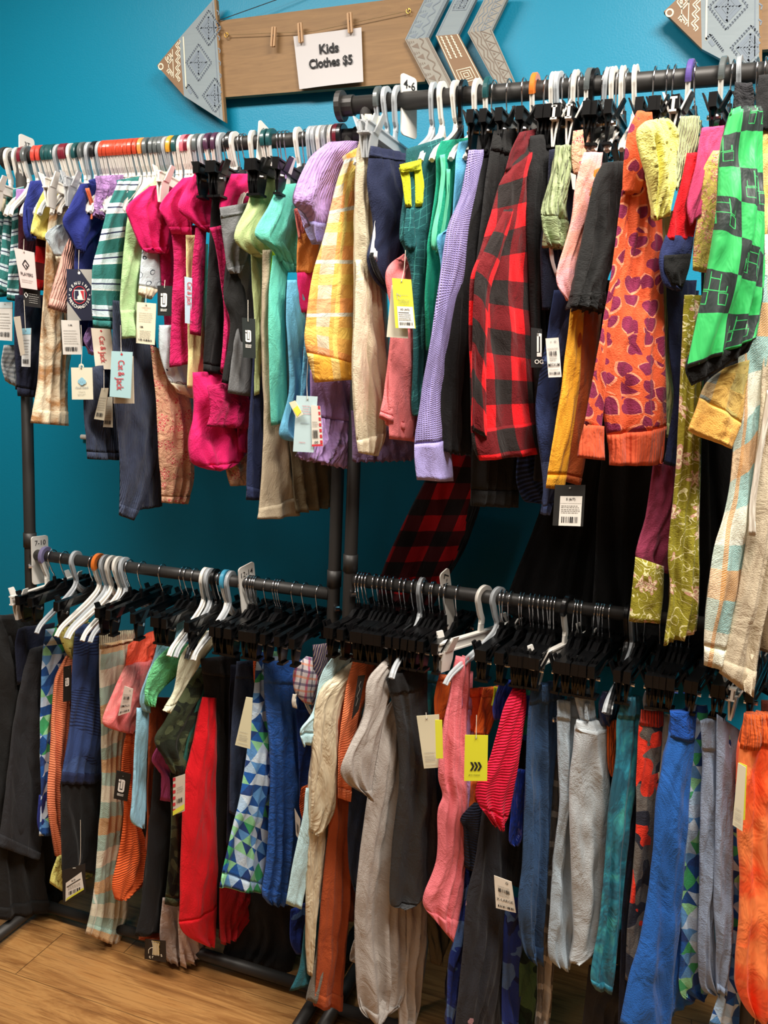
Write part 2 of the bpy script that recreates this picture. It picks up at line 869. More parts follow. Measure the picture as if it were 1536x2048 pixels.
XL0, XL1 = -1.668, -.7535
XR0, XR1 = -.697, .235
rack('black pipe clothes rack at left with two hanging rails', RL, XL0, XL1, RAILS['TL'][1], RAILS['LL'][1], .0155, (.3, .25), (.3, .25), .045, .045, 0)
rack('black pipe clothes rack at right standing slightly taller', RR, XR0, XR1, RAILS['TR'][1], RAILS['LR'][1], .0182, (.09, .3), (.3, .25), .06, .05, 0)

# ------------------------------------------------------------------ hangers
BLK = plain('black_plastic', '#0b0b0c', .3, 0, .35, .08)
WHT = plain('white_plastic', '#dedad2', .38, 0, .5)
CLR = plain('frosted_plastic', '#c3c8cc', .3, 0, .5, 0, .62)
GRYP = plain('grey_plastic', '#8d9296', .35)
CAPC = dict(maroon='#6b1f2c', coral='#c8473c', red='#b8432c', orange='#d8742e', yellow='#d59a35', teal='#1f4a4c', grey='#565c5c', black='#1b1b1d', pink='#d8707c',
            purple='#4c2f45', violet='#5a4a8c', blue='#3f8fae', lilac='#6a6484', lorange='#dd8a4a')


def capmat(c): return plain('size_cap_' + c, CAPC[c], .25, 0, .5, .3)


def hookpath(r, cz=0.0, stem=-.07, n=16, tail=.35):
    # plane YZ; opening faces the wall, the stem is centred below the rail
    pts = [Vector((0, 0, stem)), Vector((0, 0, stem + .012)), Vector((0, -r * .35, -r * 1.75))]
    for k in range(n + 1):
        a = PI + PI * .18 - (PI * 1.18 + tail) * k / n
        pts.append(Vector((0, r * math.cos(a), r * math.sin(a) + cz)))
    return pts


def smooth_path(pts, n=5):
    out = []
    N = len(pts)
    for i in range(N - 1):
        p0, p1, p2, p3 = pts[max(i - 1, 0)], pts[i], pts[i + 1], pts[min(i + 2, N - 1)]
        for k in range(n):
            t = k / n
            out.append(.5 * ((2 * p1) + (p2 - p0) * t + (2 * p0 - 5 * p1 + 4 * p2 - p3) * t * t + (3 * p1 - p0 - 3 * p2 + p3) * t ** 3))
    out.append(pts[-1])
    return out


ME = {}


def hanger_meshes():
    # chrome hook
    for nm, r in (('T', .0235), ('L', .0205)):
        m = MB()
        m.tube(smooth_path(hookpath(r, .0, -.058), 2), .00165, 7)
        ME['wire' + nm] = m.mesh('hook', CHROME, True)
        # flat plastic hook, lower part and cap separately
        P = smooth_path(hookpath(r + .001, .0, -.062), 2)
        k = int(len(P) * .40)
        wd = [.0052 - .0012 * min(1, i / len(P)) for i in range(len(P))]
        for mn_, mt in (('white', WHT), ('clear', CLR), ('black', BLK), ('grey', GRYP)):
            m = MB()
            m.tube(P, .004, sq=(wd, .0036))
            for sx in (-1, 1):
                m.tube([p + Vector((sx * .003, 0, 0)) for p in P], .004, sq=([w_ * 1.25 for w_ in wd], .0011))
            ME['phook' + mn_ + nm] = m.mesh('hook', mt, False)
        for c in CAPC:
            m = MB()
            m.tube(P[k - 9:k + 14], .004, sq=([x * 1.5 for x in wd[k - 9:k + 14]], .0056))
            ME['cap' + c + nm] = m.mesh('size_cap', capmat(c), False)
    # neck of clip hanger, bar, clips
    m = MB()
    m.tube([(0, 0, -.078), (0, 0, -.052)], [.007, .0045], 10)
    m.prism([(-.05, 0), (.05, 0), (.018, .016), (-.018, .016)], .006, (-.003, 0, -.078), (0, 1, 0), (0, 0, 1), (1, 0, 0))
    ME['neck'] = m.mesh('neck', BLK)
    m = MB()
    m.box((0, 0, -.087), (.005, .29, .02))
    m.box((0, 0, -.077), (.013, .29, .0035))
    m.box((0, 0, -.097), (.013, .29, .0035))
    for sy in (-1, 1):
        m.box((0, sy * .143, -.087), (.014, .006, .024))
    ME['bar'] = m.mesh('bar', BLK)
    m = MB()
    prof = [(-.016, .0), (.016, .0), (.018, -.02), (.014, -.048), (-.014, -.048), (-.018, -.02)]
    for sx in (-1, 1):
        m.prism(prof, .0035, (sx * .0055 - .0017, 0, -.098), (0, 1, 0), (sx * .12, 0, 1), (1, 0, 0))
        m.prism([(-.012, 0), (.012, 0), (.009, .03), (-.009, .03)], .0035, (sx * .009 - .0017, 0, -.098), (0, 1, 0), (sx * .45, 0, 1), (1, 0, 0))
    m.box((0, 0, -.145), (.016, .03, .005))
    ME['clip'] = m.mesh('clip', BLK)
    m = MB()
    m.tube([(-.012, 0, -.108), (.012, 0, -.108)], .0045, 8)
    ME['spring'] = m.mesh('spring', CHROME)
    # plastic top hangers
    for mn_, mt in (('white', WHT), ('clear', CLR), ('black', BLK), ('grey', GRYP)):
        m = MB()
        C = []
        for sy in (-1, 1):
            pts = [Vector((0, 0, -.058)), Vector((0, sy * .012, -.076)), Vector((0, sy * .05, -.098)), Vector((0, sy * .1, -.118)), Vector((0, sy * .15, -.138)), Vector((0, sy * .168, -.156))]
            pts = smooth_path(pts, 4)
            wd = [.0055 + .0035 * math.sin(PI * min(1, i / len(pts) * 1.2)) for i in range(len(pts))]
            m.tube(pts, .004, sq=(wd, .0035))
            m.tube(pts, .004, sq=([.0018] * len(pts), .0065))
        m.tube([(0, -.045, -.108), (0, 0, -.101), (0, .045, -.108)], .004, sq=(.0035, .003))
        ME['arms' + mn_] = m.mesh('arms', mt)
        # clip bar in white and clear
        m = MB()
        m.tube([(0, 0, -.08), (0, 0, -.06)], .006, sq=(.008, .0035))
        m.box((0, 0, -.09), (.005, .29, .022))
        m.box((0, 0, -.08), (.012, .29, .0035))
        m.box((0, 0, -.101), (.012, .29, .0035))
        ME['cbar' + mn_] = m.mesh('bar', mt)
        m = MB()
        for sx in (-1, 1):
            m.prism(prof, .0035, (sx * .006 - .0017, 0, -.098), (0, 1, 0), (sx * .1, 0, 1), (1, 0, 0))
            m.prism([(-.012, 0), (.012, 0), (.009, .035), (-.009, .035)], .0035, (sx * .009 - .0017, 0, -.098), (0, 1, 0), (sx * .4, 0, 1), (1, 0, 0))
        ME['cclip' + mn_] = m.mesh('clip', mt)


hanger_meshes()
HOOKS = []
DESC = {'wire': 'black clip hanger with chrome hook', 'white': 'white plastic hanger', 'clear': 'frosted clear hanger', 'black': 'black plastic hanger', 'grey': 'grey plastic hanger',
        'whitec': 'white plastic clip hanger', 'clearc': 'frosted clip hanger', 'blackc': 'black plastic clip hanger'}
RAILN = dict(TL='upper left rail', LL='lower left rail', TR='upper right rail', LR='lower right rail')
RG = random.Random(5)


def hanger(rail, px, typ, cap=None, rz=None, lean=None):
    Y, Z = RAILS[rail]
    x = railx(rail, px)
    rad = .0182 if rail == 'TR' else .0155
    al = math.atan2(x, Y)
    rot = -(math.radians(9) + al * .35) if rz is None else -math.radians(rz)
    rot += RG.uniform(-.07, .07)
    if rail == 'TL' and typ in ('whitec', 'clearc') and px not in (22, 38, 137, 182, 366, 598):
        typ = typ[:-1]
    nm = 'clip_hanger' if typ in ('wire', 'whitec', 'clearc', 'blackc') else 'clothes_hanger'
    t = empty(nm, (x, Y, Z + (rad - .0155) - .0012), 0)
    rh = rot * .6
    k = 'T' if rail == 'TR' else 'L'
    base = typ.rstrip('c') if typ != 'wire' else 'wire'
    if typ in ('white', 'clear', 'black', 'grey'): base = typ
    ln = (RG.uniform(-.06, .06) if lean is None else lean)

    def ch(key, name, r, dy=0, par=None):
        c = link(name, ME[key], par or t)
        c.rotation_euler = (0, ln if key[0] != 'x' else 0, r)
        return c
    if typ == 'wire':
        ch('wire' + k, 'hook', rh)
        ch('neck', 'neck', rot)
        ch('bar', 'bar', rot)
        ck, sk = 'clip', True
    else:
        h = ch('phook' + base + k, 'hook', rot)
        if cap:
            c = ch('cap' + cap + k, 'size_cap', rot)
        ck, sk = None, False
        if typ.endswith('c') and typ != 'black' or typ == 'blackc':
            c = ch('cbar' + base, 'bar', rot)
            if rail == 'TL':
                c.scale = (1, .75, 1)
            ck = 'cclip' + base
        else:
            c = ch('arms' + base, 'arms', rot)
            if rail[0] == 'T':
                c.scale = (1, .42 if rail == 'TL' else .72, 1)
    if ck:
        for sy in (-1, 1):
            c = link('clip', ME[ck], t)
            d = sy * (.086 if rail == 'TL' and not sk else .115)
            c.location = (-math.sin(rot) * d, math.cos(rot) * d, 0)
            c.rotation_euler = (0, ln, rot)
            if sk:
                s_ = link('spring', ME['spring'], c)
    HOOKS.append((rail, x, typ, cap, t))
    return t


def hs(rail, s):
    for w_ in s.split():
        a = w_.split(':')
        hanger(rail, float(a[0]), a[1] if len(a) > 1 else 'wire', (a[2] or None) if len(a) > 2 else None, float(a[3]) if len(a) > 3 else None)


hs('TL', '22:whitec 38:whitec 49:white:maroon 58:white:grey 76:white:coral 86:white:coral 97:white:teal 105:white:teal 113:white:teal 121:clear 131:white:maroon 137:whitec:maroon '
   '147:white 159:white:teal 171:white:grey 182:clearc 195:white:black 205:clear 213:white:red 220:white:red 227:white:red 234:white:red 241:white:red 248:white:red 255:white:red 262:white:red '
   '269:white:red 280:white:red 289:white:lorange 298:white:grey 311:white:grey 322:white:grey 330:clear:grey 338:clear 347:clearc:yellow 358:white:teal 366:whitec 374:white:pink 382:white:maroon 389:white '
   '398:clear:grey 410:clear 422:white:purple 435:white:purple 446:clear 455:wire 465:white:black 472:white 483:wire 491:wire 508:white 534:white:teal 545:white:teal 561:wire 568:wire 576:wire 598:whitec 612:wire '
   '624:clear 634:clear 645:white 655:clear 665:white 676:white:maroon 685:black:black')
hs('TR', '760:clear:grey 775:clearc 797:clearc 868:clear 886:white 914:white 927:black 956:white 977:white:teal 989:wire 1019:wire 1049:wire 1070:white:orange 1094:wire 1108:white 1120:clear 1130:wire '
   '1143:wire 1152:whitec 1162:wire 1179:whitec:grey 1190:blackc 1208:wire 1215:clear 1228:white 1238:wire 1246:white 1254:wire 1272:white 1310:wire 1336:wire 1349:wire 1381:whitec:violet 1392:wire '
   '1447:white:grey 1466:wire 1480:grey 1515:wire 1532:wire')
hs('LL', '92:whitec:lilac 106:wire 129:wire 152:clear 186:wire 198:white:orange 212:clear 224:white 238:white 250:clear 259:wire 284:wire 325:wire 366:wire 375:wire 390:wire 410:white 420:clear 432:black 441:wire '
   '452:white:blue 461:clear 485:wire 499:wire 505:wire 509:wire 514:wire 534:wire 552:wire 557:wire 562:wire 590:wire 610:wire 638:wire')
hs('LR', '717:wire 723:wire 729:wire 736:wire 750:wire 760:wire 770:wire 777:wire 788:wire 804:wire 813:wire 828:wire 843:clear 850:wire 864:wire 868:wire 884:wire 893:wire 916:wire 968:whitec::24 997:clear::24 1003:wire '
   '1010:wire 1022:wire 1042:wire 1048:wire 1062:wire 1070:wire 1080:wire 1091:wire 1098:wire 1105:wire 1111:wire 1136:whitec:black:14 1151:wire 1158:wire 1165:wire 1192:wire 1198:wire 1203:wire 1209:wire 1221:wire '
   '1256:black 1268:grey 1277:wire 1293:wire 1322:wire 1346:wire 1357:wire 1366:wire 1383:wire 1419:wire 1426:wire 1462:wire 1480:wire 1504:whitec 1524:wire')
ORD = 'first second third fourth fifth sixth seventh eighth ninth tenth eleventh twelfth thirteenth fourteenth fifteenth sixteenth seventeenth eighteenth nineteenth'.split()
TENS = {20: ('twentieth', 'twenty'), 30: ('thirtieth', 'thirty'), 40: ('fortieth', 'forty'), 50: ('fiftieth', 'fifty'), 60: ('sixtieth', 'sixty'), 70: ('seventieth', 'seventy')}


def ordinal(n):
    if n < 20:
        return ORD[n - 1]
    a, b = n // 10 * 10, n % 10
    return TENS[a][0] if b == 0 else TENS[a][1] + '-' + ORD[b - 1]


CAPN = dict(coral='coral red', red='brick red', lorange='light orange', lilac='dusty purple', violet='violet')
for rail in RAILS:
    hh = sorted([h for h in HOOKS if h[0] == rail], key=lambda h: h[1])
    for i, (_, x, typ, cap, t) in enumerate(hh):
        d = DESC[typ]
        if cap:
            d += ' with ' + CAPN.get(cap, cap) + ' cap'
        tagp(t, f'{d}, {ordinal(i + 1)} from left end of {RAILN[rail]}', 'hanger', 'hangers on the ' + RAILN[rail])
# ------------------------------------------------------------------ garments
def crom(P, n):
    """n points evenly along a smooth curve through 2D points"""
    if len(P) == 2:
        return [P[0].lerp(P[1], i / (n - 1)) for i in range(n)]
    dense = []
    N = len(P)
    for i in range(N - 1):
        p0, p1, p2, p3 = P[max(i - 1, 0)], P[i], P[i + 1], P[min(i + 2, N - 1)]
        for k in range(10):
            t = k / 10
            c = .5 * ((2 * p1) + (p2 - p0) * t + (2 * p0 - 5 * p1 + 4 * p2 - p3) * t * t + (3 * p1 - p0 - 3 * p2 + p3) * t ** 3)
            dense.append((i + t, c))
    dense.append((N - 1, P[-1]))
    return dense


def resample(Lp, Rp, n):
    A, B = [Vector(p) for p in Lp], [Vector(p) for p in Rp]
    N = max(len(A), len(B))

    def fit(P):
        if len(P) == N:
            return P
        out = []
        for i in range(N):
            t = i / (N - 1) * (len(P) - 1)
            k = min(int(t), len(P) - 2)
            out.append(P[k].lerp(P[k + 1], t - k))
        return out
    A, B = fit(A), fit(B)
    if N == 2:
        A = [A[0], A[0].lerp(A[1], .5), A[1]]
        B = [B[0], B[0].lerp(B[1], .5), B[1]]
    a, b = crom(A, n), crom(B, n)
    # even spacing along the mid line
    mid = [(x[1] + y[1]) / 2 for x, y in zip(a, b)]
    d = [0]
    for i in range(1, len(mid)):
        d.append(d[-1] + max((mid[i] - mid[i - 1]).length, .01))
    oa, ob = [], []
    j = 0
    for i in range(n):
        s = d[-1] * i / (n - 1)
        while j < len(d) - 2 and d[j + 1] < s:
            j += 1
        t = (s - d[j]) / (d[j + 1] - d[j])
        t = max(0, min(1, t))
        oa.append(a[j][1].lerp(a[j + 1][1], t))
        ob.append(b[j][1].lerp(b[j + 1][1], t))
    return oa, ob


def pts(s):
    return [tuple(float(q) for q in w_.split(',')) for w_ in s.split()]


SURF = []   # (polygon px, point, normal, T) of every cloth piece, to lay tags in front of it
GR = random.Random(11)


def plane_for(rail, hx, o, a):
    Y, Z = RAILS[rail]
    Yp = Y - o
    x = railx(rail, hx)
    p0 = Vector((x, Y - o - (.165 if rail[0] == 'T' else .07), 0))
    th = math.atan2(x, Y)
    al = math.radians(50) + th if a is None else math.radians(a)
    u = Vector((math.sin(al), math.cos(al), 0))
    n = Vector((u.y, -u.x, 0))          # towards the camera side
    if n.dot(CAMP - p0) < 0:
        n = -n
    return p0, u, n


def hit(px, py, p0, n):
    r = ray(px, py)
    t = (p0 - CAMP).dot(n) / r.dot(n)
    return CAMP + r * t


def piece(name, mat, Lp, Rp, p0, n, T, folds, v0, v1, rows, parent, fat=1.0, ext=5, wob=1.0, edge=None, ruf=0, lift=0.0, seed=None, Mc=26, extf=None):
    """one closed cloth surface between rows v0..v1 of the outline"""
    A, B = resample(Lp, Rp, rows)
    i0, i1 = int(round(v0 * (rows - 1))), int(round(v1 * (rows - 1)))
    if i1 - i0 < 2:
        i1 = min(rows - 1, i0 + 2)
        i0 = i1 - 2
    seed = GR.uniform(0, 50) if seed is None else seed
    nf, amp = folds
    P3 = [(hit(a.x, a.y, p0, n), hit(b.x + (extf(i / (rows - 1)) if extf else ext * (3 - 2.3 * i / rows)), b.y, p0, n)) for i, (a, b) in enumerate(zip(A, B))]
    vlen = [0]
    for i in range(1, rows):
        vlen.append(vlen[-1] + ((P3[i][0] + P3[i][1]) / 2 - (P3[i - 1][0] + P3[i - 1][1]) / 2).length)
    verts, uvs, faces = [], [], []
    rings = []
    ph = seed * 2.1

    def row(i, sc=1.0, push=0.0):
        l, r = P3[i]
        w_ = (r - l).length
        dirv = (r - l).normalized()
        v = i / (rows - 1)
        Ti = min(T, .45 * w_) * fat * sc
        if i0 == 0 and v0 == 0:
            Ti *= min(1, .45 + .55 * (i - i0) / 4)
        ring = []
        for side in (1, -1):
            for j in (range(Mc + 1) if side == 1 else range(Mc - 1, 0, -1)):
                s = j / Mc
                e = max(0.0, 1 - (2 * s - 1) ** 2) ** .6
                f = 0
                ss = s + .05 * math.sin(v * 5 + seed)
                g = .35 + .65 * v
                a_ = ss * nf * 1.5 + .5 * math.sin(v * 3 + seed)
                n1 = mnoise.noise(Vector((a_ + seed, v * 1.1 + seed, seed)))
                n2 = mnoise.noise(Vector((a_ * 2.1 + v * 1.5, v * 2.2 - seed, seed * 2)))
                n3 = mnoise.noise(Vector((ss * 2.2 - v * 3.5 + seed, v * 6 + ss * 3, seed * 3)))
                f += (2.1 * (.45 - abs(n1) * 2.0) + 1.1 * n2) * amp * g + (.5 - abs(n3) * 2) * .0028
                f *= e
                p = l + (r - l) * (.5 + (s - .5) * (1 - (1 - sc) * .15))
                q = Vector((p.x * 9 + seed, p.y * 9, p.z * 5))
                wr = mnoise.noise(q * 1.3) * .006 + mnoise.noise(q * 3.7 + Vector((0, 0, s * 2))) * .0045
                d = n * (side * Ti * e * (1 + .15 * math.sin(7 * v + seed)) + f + wr * wob * (.3 + e) + lift)
                if ruf and i >= i1 - 3:
                    d += n * (math.sin(s * ruf * 6.28) * .006 * (i - i1 + 4) / 4) + Vector((0, 0, math.cos(s * ruf * 6.28) * .003 * (i - i1 + 4) / 4))
                verts.append(p + d + Vector((0, 0, push)))
                uvs.append(((s - .5) * w_ * side + .5, vlen[i] + seed))
                ring.append(len(verts) - 1)
        return ring
    rl = [row(i) for i in range(i0, i1 + 1)]
    # open lower end turned inside
    rl.append(row(i1, .7, .002))
    rl.append(row(max(i0, i1 - 3), .4, 0))
    R = len(rl[0])
    for a, b in zip(rl[:-1], rl[1:]):
        for k in range(R):
            faces.append((a[k], b[k], b[(k + 1) % R], a[(k + 1) % R]))
    for rg, flip in ((rl[0], False), (rl[-1], True)):
        for k in range(Mc):
            a, b = rg[k], rg[k + 1]
            c, d = rg[(R - k - 1) % R], rg[(R - k) % R]
            if k == 0:
                f = (a, b, c)
            elif k == Mc - 1:
                f = (a, b, d)
            else:
                f = (a, b, c, d)
            if len(set(f)) >= 3:
                faces.append(f if not flip else tuple(reversed(f)))
    if parent:
        L = worldloc(parent)
        me = mesh(name, [v - L for v in verts], faces, mat, uvs)
        ob = link(name, me, parent)
    else:
        L = (P3[i1][0] + P3[i1][1]) / 2
        me = mesh(name, [v - L for v in verts], faces, mat, uvs)
        ob = link(name, me, None, L)
    if extf:
        return ob
    poly = [(q.x, q.y) for q in A[i0:i1 + 1]] + [(q.x + ext, q.y) for q in reversed(B[i0:i1 + 1])]
    SURF.append((poly, p0.copy(), n.copy(), T + abs(amp) + .004 + lift))
    return ob


def garment(rail, kind, label, mat, L, R, o=0.0, a=None, hx=None, T=None, folds=None, top=None, bot=None, sub=(), cat=None, group=None, ext=6, wob=1.0, ruf=0, rows=None, body=None):
    Lp, Rp = pts(L), pts(R)
    if hx is None:
        hx = (Lp[0][0] + Rp[0][0]) / 2
    p0, u, n = plane_for(rail, hx, o, a)
    wd = max((hit(x[0], x[1], p0, n) - hit(y[0], y[1], p0, n)).length for x, y in zip(Lp, Rp))
    if T is None:
        T = max(.004, min(.013, wd * .11))
    elif T:
        T *= .6
    if folds is None:
        folds = (max(1.3, wd / .042), min(.009, wd * .075))
    else:
        folds = (folds[0] * 1.35, folds[1] * 1.25)
    if rows is None:
        h = max(abs(Lp[-1][1] - Lp[0][1]), abs(Rp[-1][1] - Rp[0][1]))
        rows = max(16, min(70, int(h / 7)))
    kinds = {'pants': 'legs', 'leggings': 'legs', 'jeans': 'legs', 'shorts': 'legs', 'skirt': 'panel', 'dress': 'skirt_panel'}
    bn = body or kinds.get(kind, 'body')
    multi = top or bot or sub
    v0 = top[1] if top else 0
    v1 = 1 - bot[1] if bot else 1
    cat = cat or kind.replace('_', ' ').replace('t shirt', 't-shirt')
    sd = GR.uniform(0, 50)
    if multi:
        par = empty(kind, (hit((Lp[0][0] + Rp[0][0]) / 2, max(Lp[-1][1], Rp[-1][1]), p0, n)))
        tagp(par, label, cat, group)
        piece(bn, mat, Lp, Rp, p0, n, T, folds, v0, v1, rows, par, 1.0, ext, wob, ruf=0 if bot else ruf, seed=sd)
        if top:
            piece(top[0], top[2] or mat, Lp, Rp, p0, n, T, folds, 0, v0 + .012, rows, par, 1.1, ext, wob, seed=sd, lift=.0012)
        if bot:
            piece(bot[0], bot[2] or mat, Lp, Rp, p0, n, T, folds, v1 - .008, 1, rows, par, 1.06, ext, wob, ruf=ruf, seed=sd, lift=.0012)
        for s in sub:
            nm, m_, l_, r_ = s[:4]
            lf = s[4] if len(s) > 4 else .012
            l_, r_ = pts(l_), pts(r_)
            w2 = max((hit(x[0], x[1], p0, n) - hit(y[0], y[1], p0, n)).length for x, y in zip(l_, r_))
            hh = max(abs(l_[-1][1] - l_[0][1]), abs(r_[-1][1] - r_[0][1]))
            piece(nm, m_ or mat, l_, r_, p0, n, max(.003, min(.010, w2 * .12)), (max(1, round(w2 / .05)), min(.006, w2 * .05)), 0, 1, max(10, min(40, int(hh / 9))), par, 1, 2, wob, lift=lf)
        far_side(par, mat, Lp, Rp, p0, n, T, folds, rail)
        return par
    ob = piece(kind, mat, Lp, Rp, p0, n, T, folds, 0, 1, rows, None, 1.0, ext, wob, ruf=ruf)
    tagp(ob, label, cat, group)
    far_side(ob, mat, Lp, Rp, p0, n, T, folds, rail)
    return ob


def far_side(par, mat, Lp, Rp, p0, n, T, folds, rail):
    # the half of the garment that hangs behind the rail
    q0 = p0 + Vector((0, .19 if rail[0] == 'T' else .14, 0))
    piece('far_side', mat, Lp, Rp, q0, n, max(.008, T), folds, .03, .97, 18, par, 1.0, 0, 1.0, Mc=12, extf=lambda v: 26 * (1 - v) ** .7 - 2)


def inpoly(x, y, P):
    c = False
    j = len(P) - 1
    for i in range(len(P)):
        if (P[i][1] > y) != (P[j][1] > y) and x < (P[j][0] - P[i][0]) * (y - P[i][1]) / (P[j][1] - P[i][1]) + P[i][0]:
            c = not c
        j = i
    return c


def front_depth(quad, default):
    """Y of a wall-parallel plane just in front of all cloth behind this pixel quad"""
    best = default
    cx = sum(q[0] for q in quad) / 4
    cy = sum(q[1] for q in quad) / 4
    test = [(cx, cy)] + [(q[0] * .8 + cx * .2, q[1] * .8 + cy * .2) for q in quad]
    for poly, p0, n, T in SURF:
        for x, y in test:
            if inpoly(x, y, poly):
                h = hit(x, y, p0 + n * (T + .006), n)
                best = min(best, h.y)
    return best


# fabric palette
F = fab
black = F('fabric_black', P_solid('#1b1b1c'), bs=.3)
black2 = F('fabric_black_cotton', P_solid('#222222', '#171717', 20), bs=.3)
charcoal = F('fabric_charcoal', P_solid('#2b2b2e'), bs=.35)
navy = F('fabric_navy', P_solid('#20294a'))
dnavy = F('fabric_dark_navy', P_solid('#151a2e'))
royal = F('fabric_royal', P_solid('#222d78'))
pink = F('fabric_hot_pink', P_solid('#dc1c68'))
pinkr = F('fabric_hot_pink_ruffle', P_solid('#cc1a60'), 'crinkle', bs=.5)
teal_st = F('fabric_teal_stripe', P_stripes(.062, [(0, '#2f7470'), (.42, '#c4d6dc'), (.58, '#2c3454'), (.64, '#c4d6dc'), (.80, '#dfe6e4'), (.86, '#2f7470')]))
teal_st2 = F('fabric_teal_stripe_small', P_stripes(.04, [(0, '#2f7470'), (.42, '#c4d6dc'), (.58, '#2c3454'), (.66, '#c4d6dc'), (.84, '#2f7470')]))
yellow = F('fabric_pale_yellow', P_solid('#efe37a'))
tiecream = F('fabric_tie_dye_cream', P_tie('#e2d2b4', '#a97c4e', '#c4bcb4', 16))
cream = F('fabric_cream', P_solid('#e3d6ba'))
babyblue = F('fabric_baby_print', P_print('#c9d7dc', '#4a5560', .03))
pinkrib = F('fabric_pink_rib', P_solid('#e0a898'), 'rib', bs=.7)
lilac = F('fabric_lilac', P_solid('#b98fd0'))
lilacknit = F('fabric_lilac_knit', P_solid('#b795cf'), 'knit', bs=.7)
mint = F('fabric_mint_tie', P_tie('#b4d09c', '#9cc088', '#ccd8b0', 10))
peachfl = F('fabric_peach_floral', P_floral('#dcae8c', '#d0525c', '#eec4a2', .036, '#d08a78'), 'crinkle', bs=.5)
slateblue = F('fabric_slate_cord', P_solid('#3c4660'), 'cord', bs=.6)
grey = F('fabric_grey_heather', P_heather('#4c4e50', '#8a8c8e'))
sage = F('fabric_sage', P_solid('#b3c389'))
aqua = F('fabric_aqua', P_heather('#62ccb4', '#74d4bf'))
beige = F('fabric_beige', P_solid('#b3a58c'))
khaki_d = F('fabric_dark_khaki', P_solid('#6a6049'))
lblue = F('fabric_light_blue', P_heather('#5fa9cd', '#6db4d4'))
orange_l = F('fabric_light_orange', P_solid('#f59a50'))
magenta = F('fabric_magenta', P_solid('#d8226e'))
mauve = F('fabric_mauve', P_solid('#8a6a86'))
neon = F('fabric_neon_mesh', P_eyelet('#d6dc2c', '#8a8c20', .006))
pl_yellow = F('fabric_yellow_plaid', P_plaid('#efb85e', [('u', .09, 0, .03, '#cfe0dc', .55), ('v', .11, 0, .03, '#f09a5e', .7), ('v', .11, .05, .022, '#f6d56a', .8), ('u', .09, .05, .012, '#f4e07a', .7), ('v', .11, .08, .008, '#cfe4e4', .7)]), 'crinkle', bs=.3)
creampant_shade = F('fabric_cream_pant_shaded', P_solid('#c9bea2'))  # darker cream, with the shade on the rear leg put into the colour
navyw = F('fabric_navy_wool', P_solid('#232a47'))
coral = F('fabric_coral_pink', P_solid('#ee8284'))
tealprint = F('fabric_teal_print', P_grid('#1b5559', '#3f8f8c', .018))
green_t = F('fabric_emerald', P_solid('#149172'))
skyblue = F('fabric_sky', P_solid('#62b2da'))
lavw = F('fabric_lavender_waffle', P_grid('#a69bd8', '#8f86c4', .0045), 'waffle', bs=.5)
lavs = F('fabric_lavender', P_solid('#a9a0da'))
buff = F('fabric_buffalo', P_buffalo('#f01822', '#26201f', .092, '#6b1218'))
buffs = F('fabric_buffalo_small', P_buffalo('#c01018', '#1a1313', .084, '#4a0d12'))
buffd = F('fabric_buffalo_maroon', P_solid('#6b1820', '#4a1016', 30))
sager = F('fabric_sage_rib', P_solid('#a9b789'), 'rib', bs=.7)
active = F('fabric_active_stripe', P_active('#27345c', '#10162c', '#4a5c8c'))
pinktie = F('fabric_pink_tie', P_tie('#ecaab0', '#eba090', '#ea6c44', 13))
mustard = F('fabric_mustard', P_solid('#eda92e'))
mustardr = F('fabric_mustard_rib', P_solid('#d98a2a'), 'rib', bs=.6)
rust = F('fabric_rust', P_solid('#b05528'))
hearts = F('fabric_heart_print', P_hearts('#dc5c34', '#84264a', '#f29470', .036))
rustrib = F('fabric_orange_rib', P_solid('#d85a36'), 'rib', bs=.4)
eyelet = F('fabric_eyelet_yellow', P_eyelet('#dcd67a', '#7c7430', .012), bs=.5)
ylgreen = F('fabric_yellow_green', P_solid('#c4cf8e'), 'rib', bs=.4)
sagerib = F('fabric_pale_sage_rib', P_solid('#b9c290'), 'rib', bs=.7)
red = F('fabric_red', P_solid('#dc1624'))
rednavy = F('fabric_navy_sleeve', P_solid('#26305c'))
rose = F('fabric_rose', P_solid('#d64878'))
wine = F('fabric_wine', P_solid('#8f3450'))
olivefl = F('fabric_olive_floral', P_floral('#8a8222', '#c99a86', '#ecdcb4', .05, '#d6cf9a'))
olivefld = F('fabric_brown_floral', P_floral('#5c4f1c', '#8a6252', '#a58a5c', .05, '#7c6c3c'))
pinkfl = F('fabric_pink_floral', P_floral('#d9c264', '#e6877c', '#f0dca0', .03, '#e8a090'), 'crinkle')
greenh = F('fabric_green_blocks', P_bricks('#2fb45c', '#1d2a28', .056), 'satin', .55, .12)
blacklin = F('fabric_black_lining', P_solid('#0d0d0d'))
tanplaid = F('fabric_tan_plaid', P_plaid('#c9a452', [('u', .1, 0, .03, '#a9a86a', .6), ('u', .1, .045, .02, '#6f93a0', .75), ('v', .09, 0, .03, '#e3b562', .5), ('v', .09, .04, .012, '#d8c070', .6)]), 'crinkle', bs=.3)
tancuff = F('fabric_tan_cuff', P_plaid('#e6b35c', [('v', .06, 0, .02, '#dca24c', .5)]))
aquaplaid = F('fabric_aqua_plaid', P_plaidtwill('#7fb0b0', [('v', .23, 0, .06, '#e0dcc8', .85), ('v', .23, .115, .055, '#c98a3c', .85), ('u', .16, .05, .05, '#e6dcc2', .35), ('v', .23, .17, .01, '#efe9da', .7), ('u', .16, .0, .006, '#c98a3c', .8)]))
aquaplaid2 = F('fabric_pastel_plaid', P_plaidtwill('#90b5a8', [('v', .17, 0, .045, '#e6dec4', .85), ('v', .17, .085, .045, '#c98f48', .85), ('u', .11, .04, .035, '#e6dcc2', .35), ('u', .11, .0, .005, '#efe9da', .7)]))
